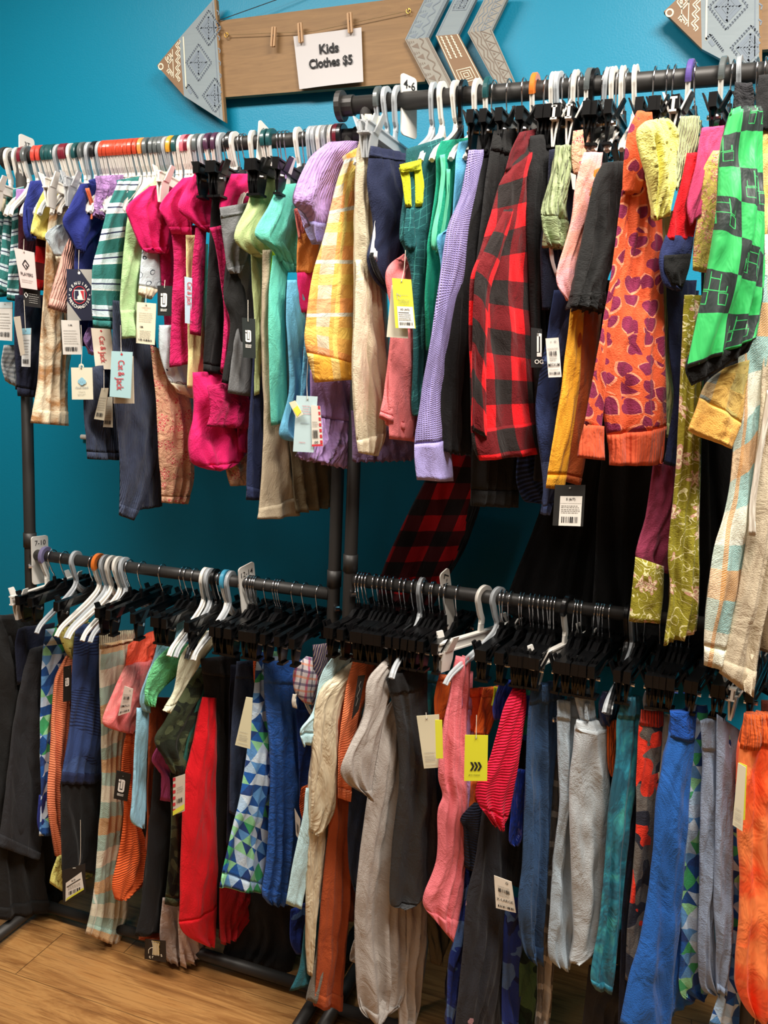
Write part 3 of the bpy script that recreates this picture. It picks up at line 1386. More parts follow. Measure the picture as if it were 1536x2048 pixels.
khaki = F('fabric_khaki', P_solid('#cabca2'))
brownf = F('fabric_brown', P_solid('#6e5a40'))
tri = F('fabric_triangles', P_tri(.034, ['#1c4a8c', '#5b93cc', '#b9cfe6', '#3fa368', '#8fcf9a', '#1f5aa8', '#a9c6e0', '#c9dbea', '#23407c']), bs=.25)
peach = F('fabric_peach', P_solid('#f58f66'), 'hrib', bs=.3)
blueact = F('fabric_blue_active', P_active('#34497c', '#1c2648', '#3f5688'))
coralr = F('fabric_coral', P_solid('#ff5c3a'), 'satin', .6, .3)
salmon = F('fabric_salmon_tie', P_tie('#f07878', '#f49a94', '#ee6a70', 14))
orangeb = F('fabric_bright_orange', P_solid('#f26c34'), 'hrib', bs=.5)
ltblue = F('fabric_powder_blue', P_heather('#8cc4dc', '#9ccde2'))
mintlace = F('fabric_mint_lace', P_eyelet('#7ade9a', '#58b878', .006), 'crinkle', bs=.7)
creamtee = F('fabric_ivory', P_solid('#dcdcc0'))
camo = F('fabric_camo', P_camo(['#2c3320', '#1c2216', '#4a5236', '#141810'], 20))
magp = F('fabric_orchid', P_solid('#bd4f86'))
dteal = F('fabric_dark_teal', P_solid('#2c6358'))
redsw = F('fabric_red_sweat', P_solid('#dc101e'))
dred = F('fabric_deep_red', P_solid('#a00c16'))
greige = F('fabric_greige', P_solid('#c4b4aa'), 'crinkle')
denimd = F('fabric_dark_denim', P_denim('#232c40', '#39445c'))
royalp = F('fabric_blue_nylon', P_solid('#1d5fba'), 'crinkle', .6, .45)
royalf = F('fabric_blue_fleece', P_solid('#2361b4'))
plshort = F('fabric_pink_white_check', P_plaid('#e8dcdc', [('u', .03, 0, .006, '#e0507c', .8), ('v', .03, 0, .006, '#503a70', .7), ('u', .03, .014, .004, '#3a3a5a', .7), ('v', .03, .015, .005, '#f08a4a', .6)]))
paleaqua = F('fabric_pale_aqua', P_solid('#b9dbe0'))
satin = F('fabric_cream_satin', P_solid('#d4c6a8'), 'satin', .4, .35)
greypan = F('fabric_taupe_grey', P_solid('#77736a'))
rusts = F('fabric_rust_suede', P_solid('#aa4d24', '#984420', 30))
peachr = F('fabric_apricot', P_solid('#ff8e5e'), 'hrib', bs=.3)
heather = F('fabric_light_heather', P_heather('#bfb8b2', '#989189', 22))
blkshort = F('fabric_black_nylon', P_solid('#26282a'), 'weave', .6)
tropic = F('fabric_tropic', P_tie('#1d6a8a', '#2f9ea0', '#144a78', 20), 'satin', .6, .2)
tropic2 = F('fabric_tropic_teal', P_tie('#155468', '#1f7d92', '#5cc8a4', 20), 'satin', .55, .2)
orsatin = F('fabric_orange_satin', P_solid('#ee6a26'), 'satin', .45, .35)
rosep = F('fabric_rose_pink', P_heather('#ea7f88', '#e27078'))
lilsat = F('fabric_lilac_satin', P_solid('#c99ed8'), 'satin', .35, .4)
crims = F('fabric_crimson_rib', P_solid('#d8163f'), 'hrib', bs=.4)
nvrib = F('fabric_navy_rib', P_solid('#1d2438'), 'hrib', bs=.7)
blkprint = F('fabric_black_smile', P_print('#26262b', '#b08a94', .05, .8))
bcamo = F('fabric_blue_camo', P_camo(['#22388c', '#141e54', '#5578b4'], 14))
gcamo = F('fabric_green_camo', P_camo(['#1c3426', '#12241c', '#4a6a44'], 14))
denim = F('fabric_blue_denim', P_denim('#36567e', '#284060'))
bwplaid = F('fabric_brown_check', P_plaid('#54504c', [('u', .05, 0, .012, '#b8b0a4', .6), ('v', .07, 0, .014, '#b8b0a4', .6), ('u', .05, .025, .004, '#201c1a', .8)]), 'satin', .5)
ltden = F('fabric_light_denim', P_denim('#aab8c2', '#94a4b0'))
gyden = F('fabric_grey_denim', P_denim('#bcc4c8', '#a8aeb2'))
orrib = F('fabric_orange_ribbed', P_solid('#f46a22'), 'rib', bs=.5)
ocamo = F('fabric_orange_grey_camo', P_camo(['#6c6660', '#2a2c38', '#f03c26'], 16, .7))
chamb = F('fabric_chambray', P_denim('#93a4be', '#8391a8'))
ortie = F('fabric_orange_tie', P_tie('#ff5a22', '#ff8a4a', '#ff6c30', 9), 'satin', .6, .2)
browntan = F('fabric_tan_back', P_solid('#8a7a60'))
# ------------------------------------------------------------------ upper left rail
G = garment
G('TL', 'leggings', 'striped teal and white leggings cut by the left picture edge', teal_st2, '-18,380 -16,480 -14,595', '8,392 16,490 16,592')
G('TL', 'leggings', 'striped teal leggings second from the left picture edge', teal_st2, '14,392 4,470 -2,580', '32,390 24,480 22,595', o=.01)
G('TL', 'leggings', 'striped teal leggings with rolled hem beside the navy raglan tee', teal_st2, '26,378 22,480 12,598', '50,368 44,470 38,605', bot=('cuff', .05, None), o=.02)
G('TL', 'top', 'cream waffle top behind the striped teal leggings at far left', cream, '-14,372 -12,400 -12,430', '8,378 10,405 8,430')
G('TL', 'top', 'orchid pink top peeking left of the navy raglan tee', lilac, '33,378 33,400 42,432', '58,376 58,405 56,425')
G('TL', 'pants', 'maroon pants behind the white sports hang tag', F('fabric_maroon', P_solid('#4c1a28')), '36,400 36,500 38,580 40,620', '62,420 72,500 74,580 76,620', o=-.03)
G('TL', 'pants', 'dark navy pants behind the far left hang tags', dnavy, '30,590 28,680 32,760 34,792', '80,590 84,680 70,770 66,795', o=-.03, bot=('cuff', .08, None))
G('TL', 'sock_pair', 'grey striped baby sleeve hanging low at the far left', F('fabric_grey_stripe', P_stripes(.012, [(0, '#8c9296'), (.5, '#b4b8b8')])), '8,690 2,730 10,760', '28,690 30,735 30,775', cat='baby sleepwear', o=-.05)
G('TL', 't_shirt', 'royal blue raglan tee with orange stitching near the far left', royal, '60,362 52,391 46,417 47,459 56,482', '112,358 100,386 76,428 68,456 62,482', o=.02,
  sub=[('stitching', plain('orange_stitch', '#c8603a', .8), '76,362 85,385 84,402', '78,361 87,384 86,402', .024), ('cuff', None, '46,414 48,450 56,476', '66,420 66,450 62,480', .016)])
G('TL', 'pajama_pants', 'red and black plaid pants behind the pale yellow tee', buffs, '72,470 70,530 68,578', '94,475 92,540 86,582')
G('TL', 't_shirt', 'pale yellow baby tee with short sleeve near far left', yellow, '88,380 73,412 60,466', '114,372 110,420 92,484', bot=('cuff', .1, None))
G('TL', 'leggings', 'cream and brown tie dye baby leggings hanging in front of left upright', tiecream, '104,400 95,460 88,580 80,680 75,760 60,846', '152,372 142,430 138,600 135,690 129,760 133,852', hx=112, bot=('hem', .05, None), top=('waistband', .05, None), folds=(2, .006))
G('TL', 't_shirt', 'pale blue printed baby tee with cream cuff', babyblue, '112,450 91,470 104,500 117,528', '142,445 134,480 122,532', o=.03, bot=('cuff', .2, cream))
G('TL', 'pants', 'ribbed blush pink pants under the royal blue raglan tee', pinkrib, '142,470 127,500 112,548 94,615', '158,495 155,540 150,590 136,628', hx=160, bot=('hem', .06, None))
G('TL', 'jacket', 'dark navy body of a tee behind the navy sports hang tag', F('fabric_royal_dark', P_solid('#1c2560')), '150,480 148,560 150,640 160,690', '215,440 205,560 195,660 185,695', hx=178)
G('TL', 't_shirt', 'royal blue raglan tee with orange seams above the navy sports tag', royal, '160,368 140,410 125,443 145,480 156,505', '204,362 200,420 190,460 168,490 163,507', hx=192,
  sub=[('stitching', plain('orange_stitch', '#c8603a', .8), '160,378 172,415 170,440', '162,377 174,414 172,440', .02), ('collar', None, '170,362 178,375 196,380', '182,356 192,362 206,366', .012)])
G('TL', 'top', 'lilac top with gathered ruffle sleeves beside striped teal top', F('fabric_lilac_ruffle', P_solid('#b88cc8'), 'crinkle', bs=1.0), '190,352 193,380 188,405 190,432', '232,350 228,385 222,410 216,440', hx=222, folds=(4, .008), ruf=4)
G('TL', 'top', 'lilac ruffled hem showing left of the cream script tag', lilac, '176,655 167,680 180,705', '190,650 190,690 188,712', hx=205, ruf=3)
G('TL', 't_shirt', 'teal and white striped long sleeve top with navy pinstripes', teal_st, '236,362 215,420 196,490 184,545 185,654', '262,362 244,420 241,480 237,545 234,660', hx=262, bot=('cuff', .05, None), folds=(1, .006),
  sub=[('shoulder', None, '236,360 240,400 240,470', '276,352 262,420 250,520', -.004)])
G('TL', 'pants', 'slate blue corduroy pants behind the pale blue script tag', slateblue, '226,600 225,700 228,810 236,880 240,960 237,1030', '275,610 300,730 312,830 308,900 290,980 262,1041', hx=276, bot=('cuff', .035, None), folds=(1, .006), a=25)
G('TL', 'pants', 'slate blue corduroy pants with short leg behind the cream tags', slateblue, '165,740 168,830 173,880 174,918', '225,720 232,800 236,880 238,920', hx=240, bot=('hem', .07, None), o=-.01)
G('TL', 'pants', 'dark slate pants showing behind the long corduroy leg', F('fabric_slate_dark', P_solid('#252a3c'), 'cord'), '276,800 275,920 270,1020', '322,760 320,900 320,1012', hx=296, o=-.03)
G('TL', 't_shirt', 'mint green tie dye long sleeve top left of pink tees', mint, '276,388 256,430 248,490 240,600 243,678', '316,345 300,400 286,500 282,600 274,672', hx=302, bot=('cuff', .16, None),
  sub=[('shoulder', None, '312,348 300,380 290,400', '345,338 335,370 320,400', .0)])
G('TL', 't_shirt', 'white baby tee with bunny print under the first pink tee', babyblue, '284,498 280,545 276,588', '318,500 327,550 297,599', hx=318, bot=('cuff', .22, cream))
G('TL', 'leggings', 'white bunny print leggings behind the black square logo tag', babyblue, '318,650 318,700 335,755 352,780', '352,650 362,700 380,760 388,800', hx=352, bot=('cuff', .14, cream))
G('TL', 'pants', 'peach floral gauze pants left of pink bubble shorts', peachfl, '300,690 312,800 316,900 322,965 322,1005', '345,720 368,800 378,900 382,960 370,1008', hx=330, bot=('cuff', .045, None), folds=(2, .007))
G('TL', 'pants', 'peach floral pants leg peeking from behind pink shorts', peachfl, '448,905 452,940 460,972', '492,880 494,930 496,968', hx=440, o=-.05)
for i, (l, r, s, sr, lb) in enumerate([
    ('300,372 254,412 262,445 284,498 310,507', '340,366 337,412 333,465 330,495 323,508', '312,420 322,500 328,580 334,650 336,738', '350,400 362,500 367,600 372,700 374,742', 'hot pink tee with short sleeve, leftmost of the pink tees'),
    ('365,356 320,410 330,440 345,468', '392,350 388,410 380,440 374,472', '345,450 352,520 348,600 345,690 343,735', '395,450 405,520 402,600 395,680 385,725', 'hot pink tee, second from left of the pink tees'),
    ('392,342 356,410 378,440 410,463', '433,340 427,390 424,430 417,466', '395,455 388,540 385,620 384,668', '412,450 410,540 408,620 405,672', 'hot pink tee, middle of the pink run beside black leggings')]):
    G('TL', 't_shirt', lb, pink, l, r, hx=(330, 374, 420)[i], bot=('cuff', .07, None), sub=[('ruffle_hem', pinkr, s, sr, -.008)], group='hot pink tees', body='sleeve')
G('TL', 't_shirt', 'pale yellow tee strip between two pink ruffled tops', F('fabric_butter', P_solid('#ece0a0')), '372,470 373,560 376,700 374,776', '394,470 396,560 402,700 408,778', hx=392)
G('TL', 'leggings', 'black leggings between the pink tees', black, '426,350 420,450 413,590 406,742', '462,356 454,460 452,600 442,750', hx=444, bot=('hem', .03, None), top=('waistband', .07, None))
G('TL', 't_shirt', 'hot pink tee behind folded grey leggings', pink, '462,348 442,395 438,418', '510,348 506,400 488,415', hx=478, sub=[('ruffle_hem', pinkr, '423,455 438,500 446,560 452,640 445,740', '442,450 460,520 466,600 466,680 462,760', -.008)])
G('TL', 'pants', 'black flared pants right of pink ruffles', black2, '455,500 446,590 460,650 443,765', '494,540 486,640 484,700 484,772', hx=484)
G('TL', 'shorts', 'hot pink bubble shorts bunched low under the pink tees', pink, '385,745 388,820 378,880 384,925 420,940', '470,740 478,800 490,870 478,915 430,942', hx=424, T=.045, folds=(2, .012), bot=('hem', .06, None), o=.02,
  sub=[('ruffle', pinkr, '385,770 392,820 385,850', '440,760 470,800 470,856', .05)])
G('TL', 'pants', 'crimson pink pants behind the bubble shorts', F('fabric_deep_pink', P_solid('#b8185c')), '445,760 470,830 478,905', '485,770 492,850 494,905', hx=455)
G('TL', 'leggings', 'grey heather leggings folded over a hanger', grey, '439,415 446,480 454,537 462,547', '497,402 497,465 482,530 471,547', hx=500, top=('waistband', .12, None), bot=('hem', .06, None),
  sub=[('legs', None, '466,480 480,540 484,620 472,700 462,786', '498,440 512,510 514,600 512,700 508,794', -.012)])
G('TL', 't_shirt', 'sage green tee with wide sleeve left of aqua tee', sage, '511,358 493,412 468,477 506,511 530,516', '552,352 545,412 542,465 540,505 536,517', hx=536, bot=('cuff', .08, None), body='sleeve',
  sub=[('side_panel', None, '508,505 511,570 515,650 516,792', '534,505 532,570 528,650 524,786', -.012)])
G('TL', 'top', 'neon yellow mesh top between the sage and aqua tees', neon, '535,500 535,545 545,570', '558,495 556,540 549,570', hx=560)
G('TL', 'leggings', 'navy leggings hanging beside beige leggings', navy, '510,560 504,740 498,840 492,1000', '526,560 526,740 528,900 525,998', hx=520, bot=('cuff', .04, None))
G('TL', 'leggings', 'dark khaki pants behind the beige leggings', khaki_d, '575,840 585,950 592,1027', '668,870 664,975 655,1012', hx=600, o=-.06)
G('TL', 'leggings', 'long beige leggings left of aqua tee', beige, '525,500 524,632 527,840 519,997 513,1038', '552,500 555,632 578,850 588,970 595,1030', hx=556, bot=('hem', .05, None), folds=(1, .007))
G('TL', 't_shirt', 'aqua green tee with wide short sleeve', aqua, '556,370 537,412 509,468 548,498 579,544', '594,366 596,412 596,490 590,530 584,545', hx=584, bot=('cuff', .08, None), body='sleeve',
  sub=[('side_panel', None, '552,510 543,606 545,736 549,852', '582,510 572,606 576,730 582,842', -.012)])
G('TL', 't_shirt', 'light blue tee behind aqua tee and pale blue hang tag', lblue, '575,560 572,640 578,780 557,868 595,884', '604,560 612,700 616,790 604,885', hx=606)
G('TL', 'top', 'light blue sleeve between hang tag and lilac dress', lblue, '612,640 605,720 600,800', '626,640 624,720 618,800', hx=622)
G('TL', 'dress', 'orange and magenta colour block dress behind lilac knit sleeve', orange_l, '600,440 594,500 594,545', '630,430 628,500 626,548', hx=612, body='bodice',
  sub=[('skirt_panel', magenta, '594,545 596,600 600,625', '626,545 624,600 622,625', .0), ('hem', mauve, '600,622 604,680 606,720', '622,622 620,680 614,720', .0), ('shoulder_strap', F('fabric_salmon', P_solid('#e07a70')), '588,418 592,450 596,480', '593,414 602,440 604,470', .0)])
G('TL', 'skirt', 'lilac knit dress skirt with ruffled hem behind hang tag', lilacknit, '620,740 620,800 616,860 590,915', '700,740 704,810 706,880 706,942', hx=668, top=('yoke', .5, F('fabric_lilac_smooth', P_solid('#a583bd'))), folds=(4, .009), ruf=5)
G('TL', 'cardigan', 'lilac knit top with puffed short sleeve', lilacknit, '657,284 616,321 587,398 612,432 634,484', '722,283 700,315 670,390 657,440 642,492', hx=672, bot=('cuff', .16, lavs), T=.05, folds=(1, .008), body='sleeve')
G('TL', 'shirt', 'yellow and orange plaid shirt with long sleeve', pl_yellow, '690,318 672,370 650,464 626,545 612,640 610,690 628,765', '716,306 706,340 706,464 709,545 710,640 711,720 714,757', hx=700, o=.02, bot=('cuff', .09, F('fabric_gold_plaid', P_plaid('#f0b040', [('u', .06, 0, .02, '#e6cf8c', .6)]), 'crinkle')), folds=(1, .005), body='sleeve', a=30,
  sub=[('collar', None, '690,312 695,328 702,345', '724,288 728,305 724,335', -.01)])
G('TL', 'dress', 'dark lilac dress skirt behind beige slim pants', F('fabric_dusk_lilac', P_solid('#7c6488'), 'crinkle'), '702,820 704,880 704,924', '830,860 827,890 822,920', hx=728, o=-.05, ruf=8, a=50)

# ------------------------------------------------------------------ upper right rail
G('TR', 'pants', 'slim beige pants with turned up cuff under frosted hangers', creampant_shade, '729,228 722,276 713,340 708,600 703,745 712,880 716,905', '758,235 745,290 740,340 762,600 772,740 768,860 748,912', hx=744, folds=(2, .009), bot=('cuff', .045, cream), top=('waistband', .03, None), ext=2,
  sub=[('leg', cream, '708,520 706,640 703,745 712,880', '736,520 736,640 735,745 738,882', .004)])  # paler leg painted as the lit one, over legs in the shaded tone
G('TR', 't_shirt', 'navy sleeveless top with white side stripe under clear hangers', navyw, '740,292 733,364 745,455 733,515 748,560 782,590', '800,308 808,364 818,420 815,500 812,560 800,588', hx=772, top=('collar', .06, None),
  sub=[('side_stripe', plain('white_knit', '#dcdcdc', .8), '747,440 741,475 735,515', '751,440 752,480 750,528', .006), ('armhole_trim', blacklin, '735,506 733,515 742,545 760,570', '740,506 740,516 750,542 764,566', .008)])
G('TR', 't_shirt', 'coral pink top with neon size tag hanging on it', coral, '806,508 772,545 782,640 768,780 757,832', '824,515 832,660 830,780 830,887', hx=808, o=.01, top=('collar', .06, None), bot=('hem', .04, None),
  sub=[('front_panel', None, '776,660 770,780 771,877', '822,660 822,800 814,882', .01)])
G('TR', 't_shirt', 'dark teal printed athletic top with neon yellow collar', tealprint, '812,298 806,390 798,470 808,500 822,560 826,700 824,800 828,832', '870,274 884,330 876,450 860,530 856,640 852,740 842,832', hx=844,
  sub=[('neon_collar', neon, '789,338 797,370 803,416', '802,334 808,370 813,416', .014), ('neon_collar', neon, '818,326 821,370 821,416', '828,328 833,370 834,416', .014), ('neon_collar', neon, '789,332 790,340 792,348', '826,322 828,332 829,344', .016), ('armhole', None, '806,416 800,470 806,500', '832,416 830,470 818,502', .01)])
G('TR', 't_shirt', 'emerald green athletic tank beside dark teal top', green_t, '882,282 872,310 873,365 855,480 854,520 850,600 852,700', '920,275 912,350 902,430 890,500 884,580 876,640 870,702', hx=890, o=.01,
  sub=[('armhole_trim', plain('pale_green_trim', '#5fc49c', .7), '873,312 874,370 857,470 858,500', '876,311 878,372 861,472 862,503', .01), ('armhole_trim', plain('pale_green_trim', '#5fc49c', .7), '884,340 884,400 874,470 866,505', '887,340 887,400 877,472 869,507', .012)])
G('TR', 't_shirt', 'sky blue top between emerald tank and lavender sleeve', skyblue, '918,284 912,320 902,450 874,473 880,530 878,620', '946,274 940,310 924,400 910,470 898,530 892,620', hx=925, o=.0)
G('TR', 'sweatshirt', 'lavender waffle knit sweatshirt with long cuffed sleeve', lavw, '937,300 922,390 895,455 880,550 864,656 846,773 828,890 833,960', '952,300 941,360 924,450 914,560 902,612 886,744 894,880 902,962', hx=944, o=.03, a=42, bot=('cuff', .11, lavs), folds=(1, .004), body='sleeve')
G('TR', 'leggings', 'black pants with lettuce edge hem beside lavender sleeve', black, '956,270 940,390 917,480 904,612 884,744 862,902', '990,268 982,390 958,480 946,620 942,744 940,912', hx=966, ruf=5, top=('waistband', .06, None))
G('TR', 'pants', 'black cropped pants hanging below the red buffalo plaid hem', black2, '986,262 966,400 946,600 943,880 943,1012', '1018,258 1016,500 1030,800 1034,900 1032,1015', hx=998, bot=('hem', .04, None), top=('waistband', .06, None))
G('TR', 'shirt', 'red and black buffalo plaid shirt with long front panel', buff, '1032,318 1003,360 990,400 960,500 940,560 938,640 940,760 943,880 957,921', '1057,268 1040,345 1042,400 1045,520 1054,620 1064,740 1074,850 1082,904', hx=1046, o=.03, a=35, bot=('hem', .09, None), folds=(1, .006), body='front_panel',
  sub=[('collar', buffd, '1038,265 1020,305 1008,345', '1065,258 1062,290 1050,320', .002), ('sleeve', None, '1000,420 960,500 940,560 936,700 940,860', '1012,420 985,520 962,600 960,760 964,880', .012)])
G('TR', 'pajama_pants', 'red buffalo plaid pajama pants leg swinging over the lower right rail', buffs, '880,905 840,980 800,1060 762,1150 756,1225', '962,915 950,980 930,1060 895,1145 860,1215', hx=930, o=-.34, a=84, folds=(2, .01),
  sub=[('side_stripe', blacklin, '950,900 945,980 915,1080 885,1140', '970,900 962,980 935,1080 905,1140', .004)])
G('TR', 'pants', 'plain black pants right of the buffalo plaid shirt', black, '1060,272 1052,400 1060,600 1072,880 1070,962', '1092,270 1086,400 1090,600 1110,760 1104,962', hx=1076)
G('TR', 'tank_top', 'dark navy tank top with white piping under sage sleeve', dnavy, '1098,300 1092,400 1080,500 1085,620', '1132,290 1140,400 1142,500 1128,620', hx=1112,
  sub=[('piping', plain('white_knit', '#dcdcdc', .8), '1086,480 1090,520 1100,555', '1088,479 1093,520 1103,553', .014)])
G('TR', 'blouse', 'sage green ribbed top with ruffled cuff', sager, '1112,290 1104,345 1084,415 1083,440 1093,492', '1126,290 1126,345 1124,414 1131,460 1124,499', hx=1122, o=.03, bot=('ruffle_cuff', .28, F('fabric_sage_ruffle', P_solid('#93a276'), 'crinkle', bs=1.0)), ruf=4, folds=(3, .008))
G('TR', 'leggings', 'navy and slate athletic leggings with fine stripes', active, '1108,580 1092,680 1074,775 1072,850 1085,960 1086,1030', '1140,580 1134,640 1122,740 1118,850 1112,930 1094,1030', hx=1128, o=.01, bot=('cuff', .04, None), folds=(1, .005))
G('TR', 'leggings', 'navy striped legging leg behind black cropped pants', F('fabric_navy_stripe', P_stripes(.009, [(0, '#0f1428'), (.55, '#2b3a66')])), '1035,905 1032,960 1046,1000 1068,1006', '1085,900 1088,950 1090,1008', hx=1064, o=-.04)
G('TR', 'blouse', 'pink and coral tie dye blouse sleeve beside mustard pants', pinktie, '1167,305 1150,372 1140,450 1112,555 1135,602', '1188,305 1178,400 1166,470 1156,540 1143,600', hx=1176, o=.02)
G('TR', 'blouse', 'peach printed blouse with gauze shoulder behind tie dye sleeve', peachfl, '1146,262 1142,310 1146,350', '1172,256 1168,310 1162,350', hx=1158)
G('TR', 'pants', 'mustard yellow pants with long slim leg', mustard, '1188,340 1172,420 1162,500 1140,630 1122,775 1095,945 1091,976', '1218,322 1194,400 1170,500 1156,630 1150,775 1129,945 1124,980', hx=1196, o=.01, bot=('hem', .04, None), top=('shoulder', .3, mustardr))
G('TR', 'pants', 'rust brown pants behind the mustard pants', rust, '1152,600 1146,700 1134,870 1130,962', '1182,600 1178,700 1170,870 1156,972', hx=1198, bot=('hem', .04, None))
G('TR', 'dress', 'long black dress behind the orange heart hoodie', black, '1165,560 1120,860 1080,1020 1030,1150 1004,1222', '1250,560 1245,860 1240,1000 1232,1120 1225,1300', hx=1190, o=-.36, a=84, folds=(3, .012))
G('TR', 'dress', 'black full length gown behind wine skirt and olive dress', black2, '1215,600 1205,880 1195,1000 1190,1120 1180,1290', '1400,600 1405,860 1410,1000 1415,1120 1420,1330', hx=1300, o=-.34, a=84, folds=(3, .014))
G('TR', 'pants', 'wide black trousers in the shadow behind plaid pajama pants', black, '1402,520 1405,900 1408,1100 1412,1330', '1540,500 1545,900 1550,1100 1560,1400', hx=1450, o=-.38, a=84, folds=(3, .01))
G('TR', 'blouse', 'black blouse with puffed gathered sleeve', black2, '1206,326 1185,372 1172,440 1160,505 1148,575 1138,615', '1235,322 1236,380 1227,440 1220,500 1203,570 1205,628', hx=1218, o=.03, bot=('ruffle_cuff', .1, F('fabric_black_crinkle', P_solid('#161616'), 'crinkle', bs=1.0)), ruf=5, T=.03, folds=(2, .008), body='sleeve')
G('TR', 'hoodie', 'orange hoodie with purple heart print and ribbed cuffs', hearts, '1277,262 1256,350 1246,480 1221,588 1202,697 1199,775 1215,886 1217,930', '1296,260 1304,330 1312,480 1316,604 1320,697 1325,790 1327,865 1320,928', hx=1262, o=.05, a=58, bot=('hem_band', .1, rustrib), T=.03, folds=(2, .009), body='body',
  sub=[('sleeve', None, '1240,380 1228,480 1215,573 1193,697 1165,850', '1262,380 1246,480 1236,560 1212,728 1199,862', .006), ('cuff', rustrib, '1165,848 1156,885 1151,914', '1199,852 1202,885 1205,920', .006), ('hood', None, '1264,228 1246,270 1238,330 1236,392', '1288,232 1292,270 1288,330 1268,392', .016)])
G('TR', 'pants', 'pale yellow green ribbed pants right of heart hoodie', ylgreen, '1308,430 1312,500 1320,640 1324,780 1326,872', '1334,420 1334,500 1338,640 1346,780 1344,878', hx=1318, o=.02, bot=('hem', .05, None))
G('TR', 'blouse', 'pale yellow eyelet blouse with scalloped sleeve', eyelet, '1290,243 1272,264 1280,310 1302,380 1307,440', '1322,238 1340,265 1341,310 1337,365 1328,432', hx=1306, o=.09, a=60, ruf=4, T=.03, folds=(2, .012))
G('TR', 'blouse', 'sage ribbed blouse with ruffle cuff right of yellow eyelet blouse', sagerib, '1362,232 1346,292 1338,345 1328,380', '1382,232 1382,292 1372,345 1358,382', hx=1368, o=.03, ruf=3)
G('TR', 'pants', 'dark navy pants behind the red and navy tee', navy, '1332,560 1340,700 1346,800 1326,928', '1376,560 1368,700 1360,855 1352,935', hx=1352, o=.02)
G('TR', 't_shirt', 'red tee with navy short sleeve', red, '1374,306 1362,362 1344,430 1332,480', '1392,306 1392,362 1387,430 1382,482', hx=1380, o=.04, a=60, sub=[('sleeve', rednavy, '1332,470 1319,505 1318,535 1328,570 1345,580', '1382,474 1380,500 1375,530 1368,565 1362,582', .0), ('sleeve_opening', blacklin, '1324,512 1325,540 1340,572', '1374,508 1370,540 1360,574', .006)], body='body')
G('TR', 'blouse', 'rose pink long sleeve top beside floral sleeve', rose, '1405,255 1388,344 1374,414 1379,452', '1432,250 1431,295 1416,362 1395,424', hx=1422, o=.03)
G('TR', 'skirt', 'wine red skirt panel hanging below heart hoodie', wine, '1307,925 1290,1040 1270,1113 1300,1136', '1352,925 1345,1040 1337,1110 1331,1148', hx=1360, o=-.02)
G('TR', 'dress', 'olive green floral dress with gathered sleeve', olivefl, '1368,590 1362,700 1358,800 1350,950 1336,1100 1340,1180 1327,1292', '1396,590 1390,700 1386,850 1388,950 1390,1080 1392,1200 1388,1262', hx=1420, o=.02, a=62, folds=(2, .008), body='skirt_panel',
  sub=[('sleeve', pinkfl, '1419,305 1398,345 1393,400 1380,485 1378,542', '1440,308 1440,360 1428,415 1417,500 1410,547', .012), ('back_panel', olivefl, '1285,1120 1279,1180 1272,1252', '1338,1140 1338,1200 1334,1256', -.03), ('back_panel', olivefld, '1385,950 1388,1100 1387,1230', '1404,950 1410,1100 1406,1225', -.03)])
G('TR', 'shorts', 'bright green shorts with black block letter check and black waistband', greenh, '1462,218 1442,300 1434,400 1420,500 1402,600 1374,738', '1504,215 1510,300 1516,450 1518,550 1516,620 1510,672', hx=1482, o=.09, a=62, top=('waistband', .015, None), T=.035, folds=(2, .012),
  sub=[('elastic_waistband', F('fabric_black_elastic', P_solid('#222226'), 'crinkle', bs=1.0), '1468,164 1466,190 1462,220', '1496,166 1502,190 1505,220', .004), ('lining', blacklin, '1380,710 1374,740 1386,772', '1512,640 1511,668 1500,702', -.006)])
G('TR', 'shirt', 'tan plaid flannel shirt with buttoned cuff below green shorts', tanplaid, '1450,735 1415,762 1400,790 1392,815 1375,860', '1482,720 1478,790 1474,840 1466,870 1458,898', hx=1478, o=.06, a=62, bot=('cuff', .36, tancuff), body='sleeve')
G('TR', 'pajama_pants', 'aqua and tan plaid pajama pants hanging long at right', aquaplaid, '1486,470 1480,600 1478,700 1470,850 1455,1000 1427,1100 1411,1220 1407,1330', '1534,470 1530,600 1525,700 1520,800 1502,960 1488,1100 1472,1230 1449,1338', hx=1502, o=.04, a=60, bot=('hem', .04, None), folds=(1, .008))
G('TR', 'pants', 'khaki pants with white drawcord at the right picture edge', khaki, '1534,450 1522,800 1500,1000 1482,1150 1452,1290 1437,1345', '1575,450 1560,800 1548,1000 1534,1150 1514,1300 1503,1396', hx=1530, o=.03, a=62, folds=(2, .009), bot=('hem', .03, None),
  sub=[('drawcord', plain('white_cord', '#ddd6c8', .8), '1518,780 1500,900 1488,1000 1484,1066', '1524,780 1508,900 1497,1000 1498,1068', .02)])
G('TR', 'pants', 'brown pants cut by the right picture edge', brownf, '1535,900 1530,1100 1512,1298', '1580,900 1575,1100 1570,1310', hx=1550, a=60)
G('TR', 'shirt', 'cream and gold plaid shirt behind the green shorts', F('fabric_cream_gold', P_plaid('#e8d8b0', [('u', .06, 0, .02, '#e0a84c', .7), ('v', .07, 0, .02, '#e0a84c', .6)])), '1512,250 1506,300 1510,400 1512,480', '1548,250 1548,300 1548,400 1548,480', hx=1524, a=60)
G('TR', 'shirt', 'black shirt at the right end behind plaid sleeve', black, '1518,150 1512,200 1512,260', '1550,150 1550,200 1550,270', hx=1536, a=60)

